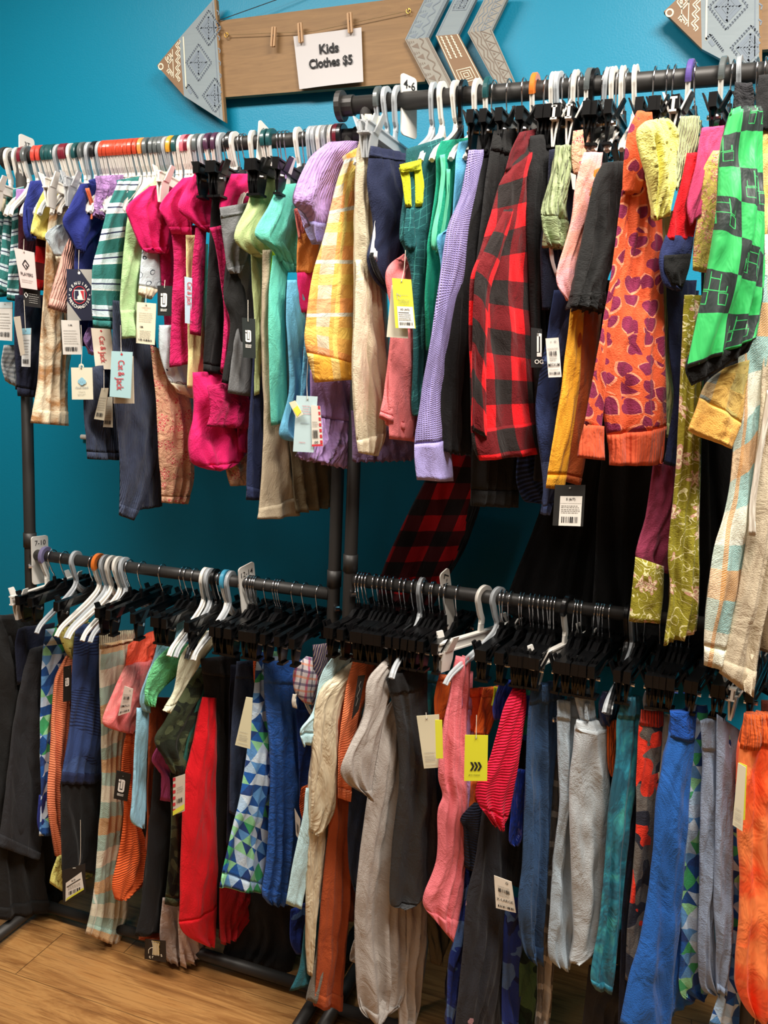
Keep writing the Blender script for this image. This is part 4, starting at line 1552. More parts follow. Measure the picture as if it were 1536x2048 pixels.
# ------------------------------------------------------------------ lower left rail
G('LL', 'jacket', 'large black coat at far left reaching toward the floor', black2, '-60,1240 -50,1400 -30,1650 -10,1838', '36,1226 70,1330 95,1600 130,1800', hx=60, o=-.05, a=8, T=.04, folds=(3, .014), bot=('hem', .03, None))
G('LL', 'jacket', 'black jacket with long sleeve beside triangle print shorts', charcoal, '58,1300 42,1370 22,1500 0,1660 -10,1690', '86,1285 84,1400 82,1560 76,1700 70,1720', hx=86, T=.035, folds=(1, .008), bot=('cuff', .04, None), body='sleeve')
G('LL', 'shirt', 'dark navy collared shirt behind the black jacket sleeve', dnavy, '36,1258 30,1290 34,1370', '92,1245 90,1290 84,1340', hx=80)
G('LL', 'shorts', 'blue green triangle print shorts near left end of lower rail', tri, '90,1258 84,1320 81,1400 80,1500 82,1600 78,1672', '118,1250 130,1310 112,1380 105,1480 102,1560 99,1668', hx=120, top=('waistband', .05, None))
G('LL', 'shorts', 'royal blue shorts hem below the triangle print shorts', royal, '78,1590 74,1640 78,1665', '100,1590 100,1640 98,1672', hx=118)
G('LL', 'tank_top', 'orange peach ribbed top beside yellow eyelet blouse', peach, '131,1312 110,1360 104,1420 100,1500 94,1600 102,1660 116,1716', '142,1312 134,1400 132,1500 128,1600 126,1660 124,1716', hx=138, o=.01)
G('LL', 'blouse', 'pale yellow eyelet blouse draped over black clip hangers', eyelet, '125,1240 113,1255 125,1290 139,1316', '160,1240 154,1260 150,1290 144,1317', hx=150, o=.05, ruf=3,
  sub=[('hem', None, '118,1715 108,1745 104,1768', '128,1710 128,1750 125,1784', -.01), ('hem', None, '170,1745 170,1756 170,1768', '194,1735 194,1745 193,1756', -.02)])
G('LL', 'leggings', 'black leggings showing below the blue active shorts', black, '123,1540 121,1650 124,1746', '204,1540 198,1670 194,1746', hx=178, folds=(2, .008))
G('LL', 'shorts', 'navy blue athletic shorts with fine wave stripes', blueact, '150,1250 144,1330 142,1410 135,1480 120,1568', '198,1245 198,1330 200,1450 201,1500 202,1563', hx=180, o=.02, top=('waistband', .06, None), bot=('hem', .05, navy))
G('LL', 'pajama_pants', 'pastel plaid pajama pants reaching the floor at left', aquaplaid2, '198,1268 199,1380 202,1450 203,1560 199,1640 190,1760 181,1820 170,1867', '252,1258 248,1350 240,1400 236,1560 246,1620 244,1720 250,1820 234,1894', hx=226, top=('waistband', .03, F('fabric_gathered_cream', P_solid('#d8cfae'), 'rib', bs=1.0)), bot=('hem', .03, None), folds=(2, .008))
G('LL', 'tank_top', 'bright coral tank top stretched over a black clip hanger', coralr, '256,1290 252,1325 250,1350', '336,1238 322,1285 300,1318', hx=262, o=.02)
G('LL', 'blouse', 'salmon pink top with wide sleeve under the small size tag', salmon, '250,1332 227,1380 204,1443 230,1460', '304,1318 292,1380 277,1430 258,1466', hx=276, o=.05)
G('LL', 'shorts', 'bright orange ribbed athletic pants beside black logo tag', orangeb, '252,1465 243,1540 248,1620 240,1690 224,1765 230,1798', '278,1465 276,1560 273,1650 292,1700 288,1755 246,1798', hx=282, top=('waistband', .05, None))
G('LL', 't_shirt', 'powder blue tee with short sleeve over mint lace sleeve', ltblue, '345,1232 322,1258 309,1310 295,1350 281,1400 287,1423', '392,1244 368,1270 346,1296 331,1337 301,1378 296,1424', hx=350, o=.03, body='sleeve',
  sub=[('side_panel', None, '280,1418 276,1500 270,1600 268,1645 290,1661', '300,1418 299,1500 297,1600 295,1661', -.014)])
G('LL', 'pants', 'rust brown pants behind the powder blue tee', rusts, '298,1395 296,1500 294,1640 293,1705', '322,1395 316,1500 308,1600 302,1690', hx=322)
G('LL', 'blouse', 'mint green lace blouse sleeve beside powder blue tee', mintlace, '350,1284 309,1323 290,1378 294,1410', '362,1288 350,1337 317,1378 301,1410', hx=362, o=.05, ruf=3)
G('LL', 't_shirt', 'ivory long sleeve tee left of camo jacket', creamtee, '405,1262 362,1310 347,1380 325,1421', '430,1262 404,1300 375,1350 336,1427', hx=418, o=.04, bot=('cuff', .08, None), body='sleeve')
G('LL', 'top', 'orchid pink tee peeking under camo jacket', magp, '316,1490 303,1520 320,1550 318,1600', '334,1490 344,1530 349,1570 345,1598', hx=342)
G('LL', 'pants', 'black sweatpants with wide leg left of red sweatshirt', black, '312,1490 298,1650 292,1720 284,1800 270,1872', '340,1500 345,1700 336,1800 330,1850 322,1862', hx=336, folds=(1, .006))
G('LL', 'pants', 'rust hem showing below the black sweatpants', rusts, '284,1840 280,1870 278,1880', '326,1830 324,1850 322,1882', hx=322)
G('LL', 'jacket', 'dark green camouflage jacket', camo, '398,1335 360,1390 330,1440 308,1480 330,1520 345,1547', '414,1335 409,1400 404,1450 389,1500 374,1530 357,1547', hx=404, o=.02, T=.03, body='sleeve')
G('LL', 'pants', 'dark camouflage pants below the camo jacket', camo, '340,1545 342,1650 335,1750 328,1808', '370,1545 368,1650 366,1750 360,1808', hx=374, bot=('hem', .05, None))
G('LL', 'skirt', 'pale greige tulle skirt at the bottom near the floor', greige, '325,1795 320,1870 333,1922', '362,1800 366,1880 350,1925', hx=362, o=-.03, ruf=3)
G('LL', 'skirt', 'pinkish white ruffled skirt behind the red sweatshirt cuff', F('fabric_blush_white', P_solid('#d4beb2'), 'crinkle'), '355,1820 357,1880 360,1933', '402,1830 402,1890 392,1905', hx=388, o=-.02, ruf=3)
G('LL', 't_shirt', 'dark teal long sleeve top left of red sweatshirt', dteal, '405,1365 385,1440 370,1500 352,1575', '416,1365 412,1440 396,1510 381,1578', hx=414, o=.03, bot=('cuff', .06, None), body='sleeve')
G('LL', 'sweatshirt', 'bright red sweatshirt with long ribbed cuff', redsw, '405,1395 394,1450 380,1510 367,1580 359,1800 364,1862 415,1893', '414,1395 416,1450 417,1625 427,1742 428,1830 423,1894', hx=424, o=.07, bot=('cuff', .14, None), T=.03, folds=(1, .007), body='sleeve')
G('LL', 'pants', 'deep red pants behind triangle print shorts', dred, '440,1765 438,1830 441,1887', '540,1765 510,1810 468,1872', hx=470, o=-.03)
G('LL', 'jeans', 'black jeans hanging from black clips in the middle of lower left rail', black2, '400,1318 408,1380 414,1500 415,1640 430,1800 424,1852', '462,1308 465,1400 468,1500 465,1650 450,1750 436,1858', hx=434, top=('waistband', .06, charcoal), bot=('hem', .02, None))
G('LL', 'jeans', 'dark navy jeans behind the cream hang tag', denimd, '472,1322 465,1420 460,1500 458,1625', '510,1318 505,1420 498,1500 488,1642', hx=490, top=('waistband', .1, denimd))
G('LL', 'pants', 'dark navy track pants between black jeans and navy jeans', dnavy, '462,1330 458,1450 455,1580 452,1690', '480,1330 476,1450 476,1580 468,1700', hx=470, o=-.01)
G('LL', 'shorts', 'blue and green triangle print shorts in the middle of lower rail', tri, '515,1303 508,1370 499,1450 493,1510 478,1600 461,1670 438,1775', '548,1303 541,1350 538,1450 540,1520 540,1600 533,1720 527,1785', hx=534, o=.02, a=22, top=('waistband', .06, None), bot=('hem', .04, None), folds=(2, .007))
G('LL', 'tank_top', 'orange tank strap beside triangle print shorts', orangeb, '506,1313 506,1340 508,1365', '516,1313 514,1340 513,1365', hx=520)
G('LL', 'pants', 'bright royal blue nylon pants right of triangle print shorts', royalp, '526,1325 530,1400 538,1500 539,1600 532,1720 523,1785 535,1806', '598,1318 598,1400 606,1500 606,1600 592,1700 583,1798 570,1807', hx=566, a=28, top=('waistband', .07, None), bot=('hem', .05, None), folds=(2, .009))
G('LL', 'shorts', 'deep blue shorts behind the royal nylon pants', F('fabric_deep_blue', P_solid('#16367c'), 'crinkle'), '592,1420 596,1500 600,1600', '628,1420 626,1500 618,1590', hx=604)
G('LL', 'shorts', 'pink white and navy checked shorts with drawstring', plshort, '612,1312 587,1340 588,1380 606,1405', '622,1318 636,1350 628,1380 618,1407', hx=616, o=.04,
  sub=[('drawstring', plain('white_cord', '#ddd6c8', .8), '580,1385 578,1400 580,1412', '583,1385 582,1400 585,1413', .01), ('drawstring', plain('white_cord', '#ddd6c8', .8), '596,1385 606,1410 618,1430', '600,1383 610,1408 621,1428', .01)])
G('LL', 'pants', 'striped pastel pants behind the checked shorts', F('fabric_soft_stripe', P_stripes(.02, [(0, '#4a3c58'), (.4, '#8c7a90'), (.6, '#c4b07c'), (.75, '#3a3048')], ang=3.0)), '625,1290 628,1360 622,1430', '655,1285 652,1360 642,1430', hx=640)
G('LL', 'pants', 'orange pants peeking behind royal nylon pants', orangeb, '603,1575 599,1610 605,1640', '622,1560 622,1600 618,1640', hx=616)
G('LL', 'pants', 'blue camo pants low between the two racks', bcamo, '582,1820 580,1880 592,1908', '612,1800 610,1860 604,1900', hx=618, o=-.04)
G('LL', 'dress', 'black garment hanging low in the shadow under the left rack', black, '480,1780 462,1850 446,1905', '592,1780 590,1880 578,1942', hx=560, o=-.14, a=75)

# ------------------------------------------------------------------ lower right rail
G('LR', 't_shirt', 'pale aqua tee at the left end of the lower right rail', paleaqua, '678,1298 644,1345 625,1424 600,1460 607,1494', '688,1308 668,1370 643,1437 624,1482', hx=700, o=.04, body='sleeve', bot=('cuff', .1, None),
  sub=[('side_panel', None, '618,1580 610,1640 595,1710 577,1812', '628,1580 626,1650 620,1740 607,1820', -.01)])
G('LR', 'dress', 'teal dress panel hanging to the rack foot between racks', F('fabric_deep_teal', P_solid('#1e5660')), '618,1800 606,1880 598,1940 578,1982', '628,1800 624,1880 618,1940 622,1960', hx=708, o=-.02)
G('LR', 'blouse', 'cream satin blouse with long shiny sleeve', satin, '705,1322 645,1375 628,1440 623,1550 622,1666', '715,1322 680,1380 663,1450 660,1620 626,1668', hx=716, o=.02, T=.03, body='sleeve',
  sub=[('body', None, '625,1555 620,1700 617,1850 622,1955', '652,1640 648,1750 636,1850 628,1955', -.012)])
G('LR', 'pants', 'taupe grey pants behind the cream satin blouse', greypan, '668,1400 650,1650 640,1850 612,2002', '688,1400 674,1600 664,1800 652,2003', hx=722, o=-.01)
G('LR', 'pants', 'long rust suede pants left of apricot top', rusts, '678,1370 665,1480 657,1654 642,1800 628,2013', '700,1370 704,1550 696,1654 694,1770 679,2018', hx=728, a=32, bot=('hem', .03, None), folds=(2, .008))
G('LR', 'pants', 'dark rust pants leg behind grey heather top', F('fabric_dark_rust', P_solid('#6e3318')), '694,1700 692,1780 690,1840', '722,1700 712,1780 705,1842', hx=740, o=-.03)
G('LR', 't_shirt', 'apricot ribbed top with narrow folded strap', peachr, '714,1293 694,1364 683,1450 676,1521 676,1596', '741,1293 733,1350 707,1435 700,1521 696,1602', hx=738, o=.02, bot=('hem', .06, None), top=('collar', .08, None), folds=(1, .004))
G('LR', 'jeans', 'dark navy jeans behind grey heather tee', denimd, '700,1570 696,1650 698,1740 712,1790', '735,1570 728,1650 720,1740 718,1785', hx=756, o=-.01, bot=('hem', .05, None))
G('LR', 't_shirt', 'light grey heather tee with short sleeve', heather, '795,1298 737,1358 726,1435 683,1527 692,1565 735,1591', '802,1303 775,1350 760,1420 742,1550 738,1602', hx=806, o=.07, a=30, bot=('hem', .06, None), body='sleeve')
G('LR', 't_shirt', 'long grey heather top with full length body', heather, '785,1400 757,1450 740,1560 720,1700 709,1830 715,2000 737,2037', '795,1405 795,1500 797,1600 800,1750 804,1850 803,1998 752,2039', hx=812, o=.03, a=38, folds=(2, .01), bot=('hem', .03, None))
G('LR', 'sweatshirt', 'pale greige sweatshirt panel right of long grey top', F('fabric_pale_greige', P_solid('#b8aea4')), '800,1780 802,1900 798,2046 800,2060', '838,1780 840,1900 833,2008 820,2060', hx=830, o=.0, folds=(2, .008))
G('LR', 'jacket', 'pale grey hem left of the long grey top', heather, '708,1880 702,1900 700,1922', '720,1870 720,1900 714,1930', hx=770)
G('LR', 'pants', 'olive brown hem low behind the rose top', F('fabric_olive_brown', P_solid('#6a5f46')), '835,1800 852,1850 862,1925', '900,1790 895,1860 875,1922', hx=850, o=-.05)
G('LR', 'pants', 'black nylon shorts with draped front fold', blkshort, '770,1355 790,1435 798,1550 784,1690 779,1800 792,1811', '836,1320 842,1435 859,1550 870,1700 870,1770 802,1809', hx=838, o=.05, a=42, folds=(2, .011), top=('waistband', .08, black), bot=('hem', .04, None))
G('LR', 'leggings', 'dark navy patterned leggings right of black nylon shorts', F('fabric_navy_teal', P_solid('#14283a', '#1c4a58', 20)), '856,1500 858,1580 866,1680 868,1750', '886,1500 882,1580 884,1680 880,1750', hx=868)
G('LR', 'shorts', 'blue and teal tropical swim shorts', tropic, '852,1342 843,1390 850,1440 858,1480', '872,1345 876,1400 874,1450 872,1480', hx=866, o=.02, top=('waistband', .15, None))
G('LR', 'shorts', 'orange athletic shorts left of rose top', orsatin, '878,1348 868,1400 870,1445', '904,1350 902,1400 896,1450', hx=886, o=.03, top=('waistband', .15, None))
G('LR', 't_shirt', 'rose pink tee twisted on its hanger', rosep, '912,1312 898,1400 887,1443 876,1545 885,1590 875,1625 872,1720 845,1800 868,1838', '924,1314 922,1400 918,1480 922,1560 925,1650 923,1720 921,1800 900,1882', hx=924, o=.06, a=45, folds=(2, .01), bot=('hem', .05, None))
G('LR', 'shorts', 'lilac satin shorts right of rose tee', lilsat, '920,1388 913,1440 916,1520 920,1600 922,1642', '938,1384 940,1440 936,1480 932,1560 930,1642', hx=934, o=.05, top=('waistband', .1, None))
G('LR', 'shorts', 'coral orange shorts behind yellow hang tag', F('fabric_coral_orange', P_solid('#ff6438')), '938,1376 938,1420 940,1462', '966,1372 968,1420 958,1465', hx=950, o=.03, top=('waistband', .2, None))
G('LR', 'shorts', 'orange shorts with yellow trim behind yellow hang tag', orsatin, '966,1376 955,1430 948,1470', '986,1370 982,1430 974,1470', hx=972, o=.035, top=('waistband', .2, None), sub=[('trim', neon, '984,1372 983,1390 980,1410', '987,1372 986,1390 983,1410', .006)])
G('LR', 'pants', 'orange satin pants below the yellow tag', orsatin, '928,1565 922,1640 924,1722', '956,1560 950,1630 936,1722', hx=956, o=.01)
G('LR', 'pants', 'blue camouflage pants left of black printed leggings', bcamo, '928,1722 912,1860 897,1930 893,2060', '946,1740 936,1900 920,2060', hx=944, o=.0)
G('LR', 'top', 'dark navy ribbed top above black printed leggings', nvrib, '948,1605 921,1636 927,1660 930,1735', '968,1612 962,1690 945,1740', hx=968, o=.04)
G('LR', 'leggings', 'black leggings with small pink face print', blkprint, '966,1610 950,1720 932,1800 925,1900 908,2060', '1002,1630 1008,1720 1004,1840 980,2060', hx=990, o=.04, a=45, folds=(2, .008), sub=[('leg', black, '1000,1640 1000,1800 996,1950 982,2060', '1014,1650 1014,1800 1010,1950 1004,2060', -.01)])
G('LR', 'shorts', 'royal blue shorts left of crimson ruffle top', F('fabric_royal_shiny', P_solid('#2444b8'), 'satin', .5), '1000,1360 985,1410 988,1440', '1024,1358 1018,1400 1008,1432', hx=1010, o=.02)
G('LR', 'blouse', 'crimson ribbed top with wavy lettuce hem', crims, '1026,1376 1005,1425 980,1515 954,1570 955,1605 985,1648', '1034,1378 1036,1430 1026,1520 1017,1600 1012,1630 1000,1656', hx=1034, o=.07, a=48, ruf=4, bot=('ruffle_hem', .1, None))
G('LR', 'pants', 'blue camo pants right of black printed leggings', bcamo, '1012,1790 1005,1900 1003,2060', '1038,1800 1034,1920 1032,2060', hx=1032, o=.0)
G('LR', 'leggings', 'green camouflage pants low behind blue denim jeans', gcamo, '1032,1860 1030,1960 1028,2060', '1075,1880 1070,1960 1056,2060', hx=1054, o=-.03)
G('LR', 'tank_top', 'black tank top behind crimson top', black, '1020,1420 1014,1600 1010,1760', '1052,1420 1048,1600 1042,1780', hx=1040, o=-.01)
G('LR', 'shorts', 'blue satin shorts with looped shiny strap', F('fabric_blue_satin', P_solid('#1f3fae'), 'satin', .35, .4), '1030,1540 1022,1620 1018,1680 1026,1692', '1044,1540 1042,1620 1040,1670 1032,1692', hx=1046, o=.03)
G('LR', 'shorts', 'royal blue and aqua green shorts beside blue denim jeans', F('fabric_blue_aqua', P_stripes(.09, [(0, '#2450b8'), (.5, '#2fae90')])), '1046,1372 1044,1420 1046,1480', '1066,1370 1062,1420 1060,1480', hx=1054, o=.02)
G('LR', 'jeans', 'medium blue denim jeans folded at the knee', denim, '1061,1366 1056,1440 1050,1560 1044,1720 1035,1810 1046,1895 1065,1925', '1108,1362 1104,1440 1094,1560 1089,1720 1084,1810 1078,1926', hx=1084, o=.05, a=48, folds=(2, .01), top=('waistband', .06, None), bot=('hem', .03, None),
  sub=[('belt_loop', None, '1078,1366 1078,1385 1078,1402', '1084,1366 1084,1385 1084,1402', .012), ('button', CHROME, '1096,1428 1095,1433 1096,1438', '1102,1428 1103,1433 1102,1438', .02)])
G('LR', 'skirt', 'grey and brown checked skirt between denim jeans', bwplaid, '1096,1450 1092,1560 1090,1700 1080,1850 1072,2060', '1122,1450 1118,1560 1114,1700 1104,1850 1094,2060', hx=1106, o=.01, folds=(2, .008))
G('LR', 'jeans', 'pale blue jeans with front seam and turned waist', ltden, '1113,1400 1115,1500 1118,1600 1108,1720 1100,1810 1096,1905 1112,1931', '1155,1398 1152,1500 1146,1600 1146,1720 1150,1850 1150,1900 1136,1932', hx=1134, o=.05, a=50, folds=(2, .011), top=('waistband', .06, None))
G('LR', 'jeans', 'wide pale grey jeans, broadest of the light denim', gyden, '1152,1440 1146,1490 1140,1560 1139,1650 1146,1800 1148,1880 1140,1926', '1194,1438 1200,1490 1204,1560 1206,1650 1207,1750 1194,1870 1152,1918', hx=1176, o=.05, a=50, T=.035, folds=(1, .007), top=('waistband', .035, None),
  sub=[('fly_flap', ltden, '1146,1380 1152,1410 1160,1440', '1180,1372 1184,1400 1192,1438', .0), ('belt_loop', ltden, '1162,1402 1162,1420 1163,1436', '1168,1402 1168,1420 1169,1436', .014)])
G('LR', 'leggings', 'black leggings right of wide pale grey jeans', black, '1198,1400 1198,1500 1206,1600 1206,1760', '1222,1392 1222,1500 1220,1600 1218,1760', hx=1208, o=.01)
G('LR', 'jacket', 'shiny dark navy jacket shoulder above orange tank', F('fabric_navy_shiny', P_solid('#1b2444'), 'satin', .4, .3), '1205,1382 1196,1410 1200,1450', '1226,1378 1224,1410 1216,1450', hx=1216, o=.03)
G('LR', 'tank_top', 'orange ribbed tank top between black leggings and teal shorts', orrib, '1214,1448 1215,1525 1222,1553', '1236,1430 1236,1540 1230,1558', hx=1228, o=.03)
G('LR', 'pants', 'teal tropical print pants with blurred green blotches', tropic2, '1245,1392 1233,1440 1232,1510 1218,1600 1208,1740 1195,1860 1180,1950 1190,1978', '1264,1392 1271,1440 1271,1490 1261,1570 1244,1700 1232,1850 1224,1960 1217,1980', hx=1254, o=.05, a=54, top=('waistband', .06, None), bot=('hem', .02, None), folds=(2, .007))
G('LR', 'pants', 'dark slate pants showing below the teal pants', charcoal, '1178,1930 1170,2000 1164,2060', '1240,1930 1238,2000 1236,2060', hx=1240, o=-.04)
G('LR', 'sweatpants', 'dark navy sweatpants right of teal tropical pants', F('fabric_ink', P_solid('#1c2236')), '1264,1440 1262,1530 1250,1700 1243,1850 1235,2060', '1284,1440 1280,1530 1274,1700 1264,1850 1252,2060', hx=1272, o=.02)
G('LR', 'pants', 'grey pants with orange and navy camouflage blotches', ocamo, '1281,1418 1276,1470 1273,1550 1272,1640 1265,1740 1255,1850 1251,1960', '1308,1418 1308,1470 1305,1550 1305,1640 1305,1740 1294,1850 1264,1966', hx=1294, o=.05, a=54, folds=(1, .006), top=('waistband', .04, F('fabric_red_gather', P_solid('#e0402c'), 'rib', bs=1.0)),
  sub=[('pouch', F('fabric_grey_satin', P_solid('#5c5e64'), 'satin', .4), '1284,1377 1279,1395 1282,1416', '1304,1377 1307,1395 1305,1416', .01)])
G('LR', 'sweatpants', 'maroon sweatpants strip beside camouflage blotch pants', F('fabric_burgundy', P_solid('#6b2238')), '1304,1480 1302,1600 1299,1720', '1320,1470 1316,1600 1310,1720', hx=1308, o=.02)
G('LR', 'blouse', 'cream blouse left of royal blue fleece pants', F('fabric_offwhite', P_solid('#e8dcc4')), '1322,1430 1314,1445 1312,1530 1308,1642', '1332,1428 1337,1450 1338,1500 1316,1642', hx=1322, o=.03)
G('LR', 'pants', 'royal blue fleece pants flaring toward the floor', royalf, '1339,1420 1341,1470 1328,1520 1312,1610 1302,1740 1280,1870 1258,1950 1239,2046', '1374,1420 1369,1470 1366,1550 1362,1650 1356,1750 1348,1870 1342,1950 1337,2052', hx=1354, o=.07, a=55, top=('waistband', .075, F('fabric_blue_gather', P_solid('#1f5cc0'), 'crinkle', bs=1.0)), T=.03, folds=(1, .007),
  sub=[('leg', None, '1345,1850 1340,1950 1335,2050', '1372,1880 1384,1980 1400,2010', -.02)])
G('LR', 'pants', 'triangle print pants right of royal blue fleece pants', tri, '1372,1410 1366,1500 1361,1640 1358,1750 1361,1860 1359,1980 1385,2006', '1396,1410 1407,1500 1405,1640 1399,1750 1397,1860 1403,1960 1416,1986', hx=1388, o=.05, a=54, top=('waistband', .04, None), folds=(1, .006))
G('LR', 'jeans', 'chambray blue jeans, left of the pair at right', chamb, '1399,1440 1404,1520 1400,1620 1398,1780 1395,1900 1402,1975 1426,1988', '1433,1428 1434,1520 1432,1620 1426,1780 1422,1850 1429,1930 1434,1988', hx=1420, o=.06, a=55, top=('waistband', .1, None), folds=(1, .007))
G('LR', 'jeans', 'chambray blue jeans, right of the pair at right', chamb, '1434,1428 1433,1520 1431,1640 1427,1800 1432,1900 1434,1986', '1472,1468 1459,1520 1453,1640 1456,1800 1453,1920 1446,1986', hx=1450, o=.06, a=55, folds=(1, .008), bot=('hem', .02, None))
G('LR', 'pants', 'triangle print pants behind the cream tag at right', tri, '1455,1466 1450,1570 1448,1700 1455,1830 1447,1950 1418,2048', '1476,1466 1477,1570 1474,1700 1478,1830 1476,1950 1474,2055', hx=1468, o=.04, a=55, folds=(1, .006))
G('LR', 'pants', 'bright orange tie dye pants at the right end of lower rail', ortie, '1487,1425 1479,1500 1476,1640 1479,1780 1471,1940 1482,2000 1505,2034', '1530,1425 1528,1480 1534,1600 1546,1750 1546,1900 1532,1980 1513,2034', hx=1506, o=.07, a=56, T=.035, folds=(2, .012), top=('waistband', .09, F('fabric_orange_gather', P_solid('#f86a2a'), 'rib', bs=1.0)))
G('LR', 'shirt', 'dark brown shirt at the right edge behind orange pants', F('fabric_rustbrown', P_solid('#5a2216')), '1522,1400 1520,1600 1518,1900 1510,2060', '1570,1400 1570,1600 1570,1900 1570,2060', hx=1526, o=-.02, a=56)
# darker clothes deeper on the lower rails, seen between the front ones
DG = [('LR', 'pants', 'black pants deep between %s', [(745, 'the apricot top and the grey tee'), (905, 'the rose tee and lilac shorts'), (1125, 'the two pale jeans'), (1236, 'the orange tank and teal pants')])]
# ------------------------------------------------------------------ size dividers
def rounded(x0, y0, x1, y1, r, n=5):
    P = []
    for cx, cy, a in ((x1 - r, y0 + r, -PI / 2), (x1 - r, y1 - r, 0), (x0 + r, y1 - r, PI / 2), (x0 + r, y0 + r, PI)):
        for k in range(n + 1):
            P.append((cx + r * math.cos(a + PI / 2 * k / n), cy + r * math.sin(a + PI / 2 * k / n)))
    return P


def divider(rail, px, body, label, quad, hgt, ytxt, ang=0.0):
    """white card that clips on the rail; quad: top edge left/right and bottom px of its visible face"""
    Y, Z = RAILS[rail]
    tl, tr, br, bl = quad
    x = railx(rail, px)
    th = math.atan2(x, Y)
    al = math.radians(50) + th
    u = Vector((math.sin(al), math.cos(al), 0))
    n = Vector((u.y, -u.x, 0))
    if n.dot(CAMP - Vector((x, Y, 0))) < 0:
        n = -n
    p0 = Vector((x, Y, 0))
    q = [hit(p[0], p[1], p0, n) for p in quad]
    t = empty('size_divider', tuple(q[3]))
    tagp(t, label, 'size divider', 'white size dividers')
    f = Face(*q)
    # card outline with a notch where the rail passes
    c = hit(px, 0, p0, n)
    ex = (q[1] - q[0]).normalized()
    ez = Vector((0, 0, -1))
    w_ = (q[1] - q[0]).length
    h = (q[3] - q[0]).length
    dn = (q[3] - q[0]).normalized()
    out = rounded(0, 0, w_, h, .008)
    m = MB()
    zr = (q[0].z - Z) / max(.3, -dn.z)
    m.prism(out, .0035, q[0] - n * .0035, ex, dn, n)
    m.build('card', WHT, t)
    f.text(body, .5, ytxt, hgt, 'black', .005, ang, maxw=.78)
    f.build(t, {'black': 'writing'})


divider('TL', 52, '3T', 'white size divider reading 3T at left end of upper left rail', [(39, 266), (69, 279), (69, 345), (39, 340)], .13, .24)
divider('TL', 528, '4-6', 'white size divider reading 4-6 among the upper left hangers', [(519, 237), (542, 262), (536, 345), (512, 345)], .11, .15)
divider('TR', 812, '4-6', 'white size divider reading 4-6 at left end of upper right rail', [(803, 144), (834, 158), (832, 268), (803, 268)], .15, .16)
divider('LL', 75, '7-10', 'white size divider reading 7-10 at left end of lower left rail', [(63, 1074), (96, 1070), (97, 1160), (66, 1170)], .11, .14)
divider('LL', 494, '12-14', 'white size divider reading 12-14 on the lower left rail', [(477, 1138), (508, 1122), (510, 1228), (486, 1240)], .10, .15)
divider('LR', 893, '4-7', 'white size divider reading 4-7 on the lower right rail', [(880, 1150), (898, 1134), (911, 1250), (896, 1266)], .12, .16, math.radians(70))

# ------------------------------------------------------------------ hang tags
TAGBASE = {}


def hangtag(label, quad, base, draw, Y=1.75, string=None, extra=None, group=None, names=None, cat='hang tag', hole=(.5, .06)):
    q = pts(quad)
    Yp = front_depth(q, Y) - .004
    c = [atY(x, y, Yp) for x, y in q]
    SURF.append((q, c[0].copy(), Vector((0, -1, 0)), .0))
    t = empty('hang_tag', tuple((c[2] + c[3]) / 2))
    tagp(t, label, cat, group or 'hang tags')
    f = Face(*c)
    m = MB()
    n = f.n
    v = [p for p in c] + [p - n * .0014 for p in c]
    m.add(v, [(0, 1, 2, 3), (7, 6, 5, 4), (0, 4, 5, 1), (1, 5, 6, 2), (2, 6, 7, 3), (3, 7, 4, 0)])
    m.build('card', plain('card_' + base, base, .65), t)
    if draw:
        draw(f)
    if hole:
        f.disc(hole[0], hole[1], .035, 'grey', .8)
    f.build(t, names)
    if string:
        hole = hole or (.5, .02)
        s = pts(string)
        p1 = f.P(hole[0], hole[1], 2)
        P = [atY(x, y, Yp + .004) for x, y in s] + [p1]
        m = MB()
        m.tube(smooth_path(P, 4) if len(P) > 2 else P, .0007, 5)
        m.build('string', plain('string_white', '#cfc8ba', .8), t)
    return t


def logo_id(f, cx, cy, s, key='white', name=True, ang=0):
    # letters i and D drawn as one squared loop
    w_ = s * .98
    h = s * 1.75 * f.w / f.h
    x0, y0 = cx - w_ / 2, cy - h / 2

    def R(pts_, l=1.0):
        f.poly([(x0 + p[0] * w_, y0 + p[1] * h) for p in pts_], key, l)

    def B(a, b, c, d, l=1.0):
        R([(a, b), (c, b), (c, d), (a, d)], l)
    B(0, .02, .26, .2)
    B(0, .28, .26, .84)
    R([(0, .82), (1, .82), (1, .9), (.82, 1), (.18, 1), (0, .9)], 1.3)
    R([(.36, 0), (.82, 0), (1, .08), (1, .17), (.36, .17)], 1.3)
    B(.72, .15, 1, .84)
    B(.36, .15, .64, .74)
    if name:
        f.text('IDEOLOGY', cx, cy + h * .5 + .1, .085, key, .02, maxw=s * 1.02)


def t_players(f):
    f.line([(.5, .26), (.68, .38), (.5, .5), (.34, .38), (.5, .26)], .05, 'black')
    f.line([(.5, .38), (.6, .46)], .05, 'black')
    f.text('PLAYERS', .5, .63, .085, 'black', .01, maxw=.85)
    f.lines(.15, .8, .85, (.78, .83), 'grey', .01, 3)


hangtag('white hang tag with black diamond emblem at far left', '28,495 68,505 74,580 42,575', '#d9c8c4', t_players, string='48,478', names={'black': 'lettering'})


def t_blk(f):
    f.line([(.2, .2), (.3, .35), (.2, .5), (.1, .35), (.2, .2)], .04, 'white')
    f.lines(.35, 0, .95, (.25, .38, .5, .62, .74), 'lgrey', .03, 5)


hangtag('black strip hang tag with fine white print under the diamond emblem tag', '45,576 79,582 82,616 48,612', '#1c1a1a', t_blk, hole=None)


